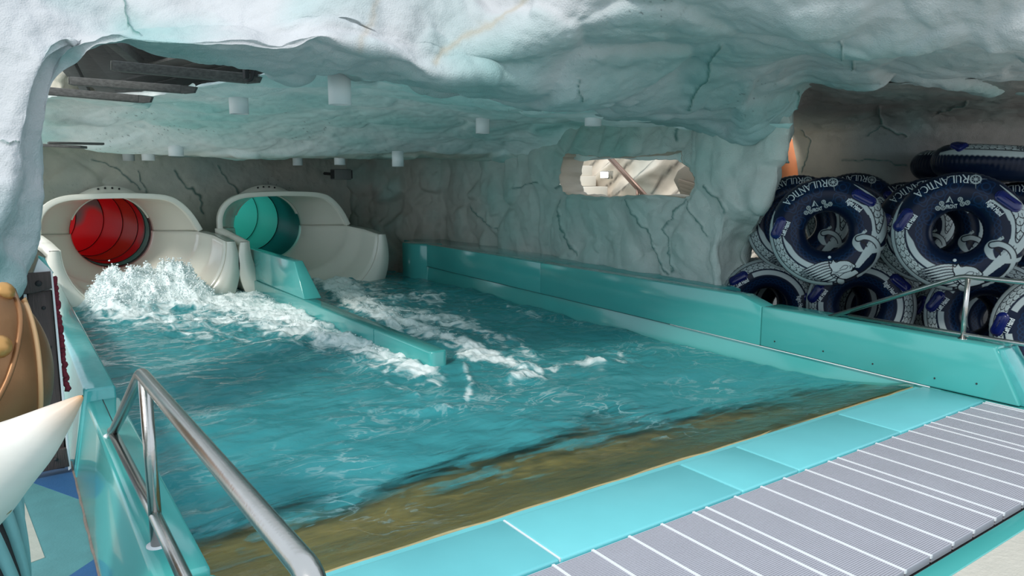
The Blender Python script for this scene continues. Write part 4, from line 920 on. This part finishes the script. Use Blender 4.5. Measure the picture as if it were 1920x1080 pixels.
    for sx, sy in ((-.26, .455), (-.31, .375), (-.235, .385), (.0, .525), (.035, .455), (.105, .475)):
        put(.0055-np.abs(np.hypot(X-sx, Y-sy)-.031)); put(ribd(X, Y, [(sx-.012, sy-.016), (sx+.002, sy+.018), (sx+.014, sy-.014)], .009, n=8))
    # faint knotwork
    K = np.zeros(X.shape)
    for ph_ in (0, 2.1, 4.2):
        K = np.maximum(K, sstep(.014, .006, np.abs(rho-(.56+.045*np.sin(np.radians(th)*12+ph_))))*((th < 60) | (th > 125)))
    for cx, cy, q in ((.34, .74, 0), (.25, .52, 1), (-.46, .22, 1), (-.10, .74, 2), (-.55, .52, 0), (-.30, .62, 2)):
        d_ = np.hypot((X-cx), (Y-cy)); K = np.maximum(K, sstep(.016, .006, np.abs(d_-.06))); K = np.maximum(K, sstep(.014, .006, np.abs(d_-.11-.02*np.sin(4*np.arctan2(Y-cy, X-cx)))))
    return W, K
NT = 960
phs = np.concatenate([np.linspace(math.pi*1.02, -math.pi*.06, 150), np.linspace(-math.pi*.06, -math.pi*.98, 22)[1:-1]])
tt_ = np.linspace(0, 2*math.pi, NT+1)[:-1]
PH, TT = np.meshgrid(phs, tt_, indexing='ij')
wr = 1+.012*sstep(.6, 0, np.abs(PH))*np.sin(TT*70)+.006*sstep(.5, 0, np.abs(PH-math.pi))*np.sin(TT*40)
rr_ = rm*wr; rad = RM+rr_*np.cos(PH); P = np.stack([rad*np.cos(TT), rad*np.sin(TT), rr_*np.sin(PH)], -1)
def paint(full):
  W_, K_ = design(P[..., 0]/RO, P[..., 1]/RO, full); front = (PH > -.2)
  navy = np.array([.003, .009, .028]); col = np.broadcast_to(navy, P.shape).copy()
  col = col*(1-.7*K_[..., None]*front[..., None])+np.array([.006, .03, .085])*.7*(K_*front)[..., None]
  ink = np.array([.36, .43, .44]); Wm = (W_*front)[..., None]; dark = ((W_ > .005) & (W_ < .05) & front)[..., None]
  return np.where(dark, np.array([.004, .006, .012]), col*(1-Wm)+ink*Wm)
M['ring'] = attrmat('printed_vinyl', 'tint', .28, .02, 8, spec=.18)
M['grip'] = plain('blue_grip', (.004, .010, .10), .2, var=.1)
M['print'] = plain('pale_print', (.52, .60, .62), .4)
def ontorus(x, y, off=.0018):
    # flat design coordinates (fractions of the outer radius) to the surface
    X_, Y_ = x*RO, y*RO; rho = math.hypot(X_, Y_); c = min(.999, max(-.999, (rho-RM)/rm)); s_ = math.sqrt(1-c*c); a = math.atan2(Y_, X_)
    R_ = RM+(rm+off)*c; return (R_*math.cos(a), R_*math.sin(a), (rm+off)*s_)
def textmesh(body, fn, size, sx=1.0):
    cu = bpy.data.curves.new('t', 'FONT'); cu.body = body; cu.size = size; cu.offset = .0035*size/.115*1.0; cu.resolution_u = 3; ob = bpy.data.objects.new('t', cu); C.objects.link(ob)
    bpy.context.view_layer.update(); me = ob.evaluated_get(bpy.context.evaluated_depsgraph_get()).to_mesh()
    V_ = [fn(v_.co.x*sx, v_.co.y) for v_ in me.vertices]; F_ = [tuple(p_.vertices) for p_ in me.polygons]; wid = max(v_.co.x*sx for v_ in me.vertices)
    bpy.data.objects.remove(ob); bpy.data.curves.remove(cu); return V_, F_
def lin(x0, y0_, ang):
    a = math.radians(ang); return lambda x, y: ontorus(x0+x*math.cos(a)-y*math.sin(a), y0_+x*math.sin(a)+y*math.cos(a))
def arc(a0, rbase): return lambda x, y: ontorus((rbase-y)*math.cos(a0+x/.86), (rbase-y)*math.sin(a0+x/.86))
LV, LF = [], []
def addt(r):
    n = len(LV); LV.extend(r[0]); LF.extend([tuple(n+i for i in f) for f in r[1]])
addt(textmesh('Left Hand', lin(-.715, .00, 62), .115, .58)); addt(textmesh('Right Hand', lin(.355, .475, -46), .115, .58)); NB = len(LV), len(LF); addt(textmesh('FRONT', lin(-.195, .375, 8), .085, .60))
# the park lettering: letters drawn as broad and hair strokes, upside down along the outer edge
GL = {'R': [((0, 0), (0, 1), 2), ((-.15, 1), (.35, 1.02), 1), ((.35, 1.02), (.5, .78), 1.4), ((.5, .78), (.35, .55), 1.4), ((.35, .55), (0, .5), 1), ((.2, .52), (.62, -.08), 2)],
      'U': [((0, 1), (.02, .3), 2), ((.02, .3), (.2, 0), 1.5), ((.2, 0), (.5, .12), 1), ((.5, 0), (.5, 1), 1.2)], 'L': [((0, 0), (0, 1), 2), ((-.08, 0), (.5, .02), 1), ((.5, .02), (.56, .18), 1)],
      'A': [((0, 0), (.32, 1), 1), ((.32, 1), (.66, 0), 2), ((.12, .33), (.55, .33), .9)], 'N': [((0, 0), (0, 1), 1), ((0, 1), (.6, 0), 2), ((.6, 0), (.6, 1), 1)],
      'T': [((.3, 0), (.3, 1), 2), ((-.35, 1.12), (.62, .98), 1)], 'I': [((.08, 0), (.08, .85), 2)], 'C': [((.6, .86), (.35, 1), 1), ((.35, 1), (.06, .8), 1.6), ((.06, .8), (0, .45), 2), ((0, .45), (.15, .12), 1.8), ((.15, .12), (.42, 0), 1.4), ((.42, 0), (.66, .14), 1)]}
px_ = 0
for ch, adv in zip('RULANTICA', (.80, .78, .66, .86, .80, .62, .34, .84, .8)):
    for (x0, y0_), (x1, y1_), wd in GL[ch]:
        H_ = .125; a, b_ = np.array([x0, y0_])*H_, np.array([x1, y1_])*H_; d = b_-a; l = np.hypot(*d)+1e-9; nrm = np.array([-d[1], d[0]])/l*.0095*wd*.5; ex = d/l*.004
        fn = arc(math.radians(84.5), .925); n = len(LV); K3 = 3
        for k in range(K3+1):
            c = (a-ex)*(1-k/K3)+(b_+ex)*k/K3; LV += [fn(px_*H_+c[0]-nrm[0], c[1]-nrm[1]), fn(px_*H_+c[0]+nrm[0], c[1]+nrm[1])]
        LF += [(n+2*k, n+2*k+2, n+2*k+3, n+2*k+1) for k in range(K3)]
    px_ += adv
def make_ring(full):
    t = thing('swim_ring', 'x', 'swim ring'); 
    gridmesh('ring_body', P, M['ring'], t, wrapr=True, wrapc=True, attrs={'tint': paint(full)}, local=True, flip=False)
    mk('lettering', LV[:NB[0]] if full else LV, LF[:NB[1]] if full else LF, M['print'], t, local=True)['kind'] = 'stuff'
    for (xa, ya), (xb, yb_) in (((-.755, .27), (-.865, .06)), ((.56, .585), (.76, .43))):
        g = []; d = np.array([xb-xa, yb_-ya]); l = np.hypot(*d); d /= l; nr = np.array([-d[1], d[0]])
        pad = []; wv = .085; aa_ = np.linspace(0, 2*math.pi, 41)[:-1]
        base = [(math.cos(q)*wv, math.sin(q)*wv) for q in aa_]
        outl = [(c_*1+(l if c_ > 0 else 0), s_) for c_, s_ in base]
        for sc_, hh_ in ((1.12, -.004), (1.10, .004), (1.0, .007), (.90, .007), (.80, .020), (.66, .026), (.35, .028), (.04, .0285)):
            row = []
            for ox, oy in outl:
                m_ = np.array([l/2, 0]); o_ = np.array([np.clip(ox, 0, l)*1.0, 0]); e = o_+(np.array([ox, oy])-o_)*sc_*(1); 
                if sc_ < .5: e = m_+(e-m_)*np.array([.9 if sc_ > .1 else .6, 1])
                row.append(ontorus(*(np.array([xa, ya])+d*e[0]+nr*e[1]), off=hh_))
            pad.append(row)
        gp = gridmesh('hand_grip', np.array(pad), M['grip'], t, wrapc=True, local=True)
    v_ = lathe('valve', (0, 0, 0), [(0, .012), (.014, .012), (.016, 0)], M['print'], t, 12); p = ontorus(.0, -.48); v_.location = p
    return t
R0_, R1_ = make_ring(False), make_ring(True)
def ring_at(u_, v_, d, roll, label, group, flat=False, yaw=0, tilt=.10, low=False, first=[True, True]):
    p = D(u_, v_, d)
    if flat: Zv = Vector((.05, -.05, 1)).normalized()
    else:
        Zv = Vector((-p[0], -p[1], 0)).normalized(); Zv.rotate(Matrix.Rotation(math.radians(yaw), 3, 'Z')); Zv = (Zv+Vector((0, 0, tilt))).normalized()
    upv = Vector((0, 0, 1)) if not flat else Vector((.6, .8, 0)); Xv = upv.cross(Zv).normalized(); Yv = Zv.cross(Xv)
    m_ = Matrix((Xv, Yv, Zv)).transposed().to_4x4() @ Matrix.Rotation(math.radians(roll), 4, 'Z')
    src = R1_ if low else R0_
    if first[low]: o = src; first[low] = False
    else:
        o = src.copy(); C.objects.link(o)
        for c_ in src.children: k = c_.copy(); C.objects.link(k); k.parent = o
    o.matrix_world = Matrix.Translation(p) @ m_; o['label'] = label; o['group'] = group; return o
FR, BK = 'printed swim rings standing in the alcove', 'printed swim rings standing in the alcove'
ring_at(1795, 435, 6.95, 0, 'navy swim ring with serpent print, upper front right, largest in view', FR)
ring_at(1550, 434, 7.6, 9, 'navy swim ring with serpent print, upper front left, above the rail start', FR)
ring_at(1612, 572, 8.05, -2, 'lower swim ring directly under the upper front left one, its grip upright', FR, low=True)
ring_at(1850, 592, 7.3, -2, 'lower swim ring behind the rail post, under the largest one', FR, low=True)
ring_at(1440, 572, 8.6, -30, 'leftmost lower swim ring, beside the rock pillar', FR, low=True)
ring_at(1494, 420, 8.5, 2, 'upper swim ring peeking out left behind the front left one', BK)
ring_at(1600, 410, 9.1, -8, 'swim ring behind the front left one, only its lettering crest showing', BK)
ring_at(1748, 432, 7.75, 6, 'swim ring half hidden behind the largest one on its left', BK)
ring_at(1905, 442, 7.75, 0, 'swim ring half hidden behind the largest one on its right edge', BK)
ring_at(1572, 566, 8.9, 20, 'rear lower swim ring seen through the hole under the front left one', BK, low=True)
ring_at(1812, 588, 8.15, 4, 'rear lower swim ring seen through the hole behind the rail post', BK, low=True)
ring_at(1424, 566, 9.1, 8, 'rear leftmost lower swim ring beside the rock pillar', BK, low=True)
ring_at(1990, 620, 6.6, 10, 'lower swim ring cut by the right picture edge behind the wall end', BK, low=True)
ring_at(1695, 424, 9.4, 0, 'rearmost upright swim ring between the two front ones, only its dark crest showing', BK)
ring_at(1858, 307, 7.9, 30, 'swim ring lying flat on top of the stack, nearer one', 'swim rings lying flat on the stack', flat=True)
ring_at(1804, 314, 9.1, 80, 'swim ring lying flat on top of the stack, farther one', 'swim rings lying flat on the stack', flat=True)
ring_at(1655, 580, 9.2, 35, 'rearmost lower swim ring in the dark behind the front lower ones, left', BK, low=True)
ring_at(1880, 600, 9.0, 60, 'rearmost lower swim ring in the dark behind the rail post, right', BK, low=True)
ring_at(1480, 575, 9.45, 50, 'rearmost lower swim ring glimpsed through the leftmost lower ring', BK, low=True)
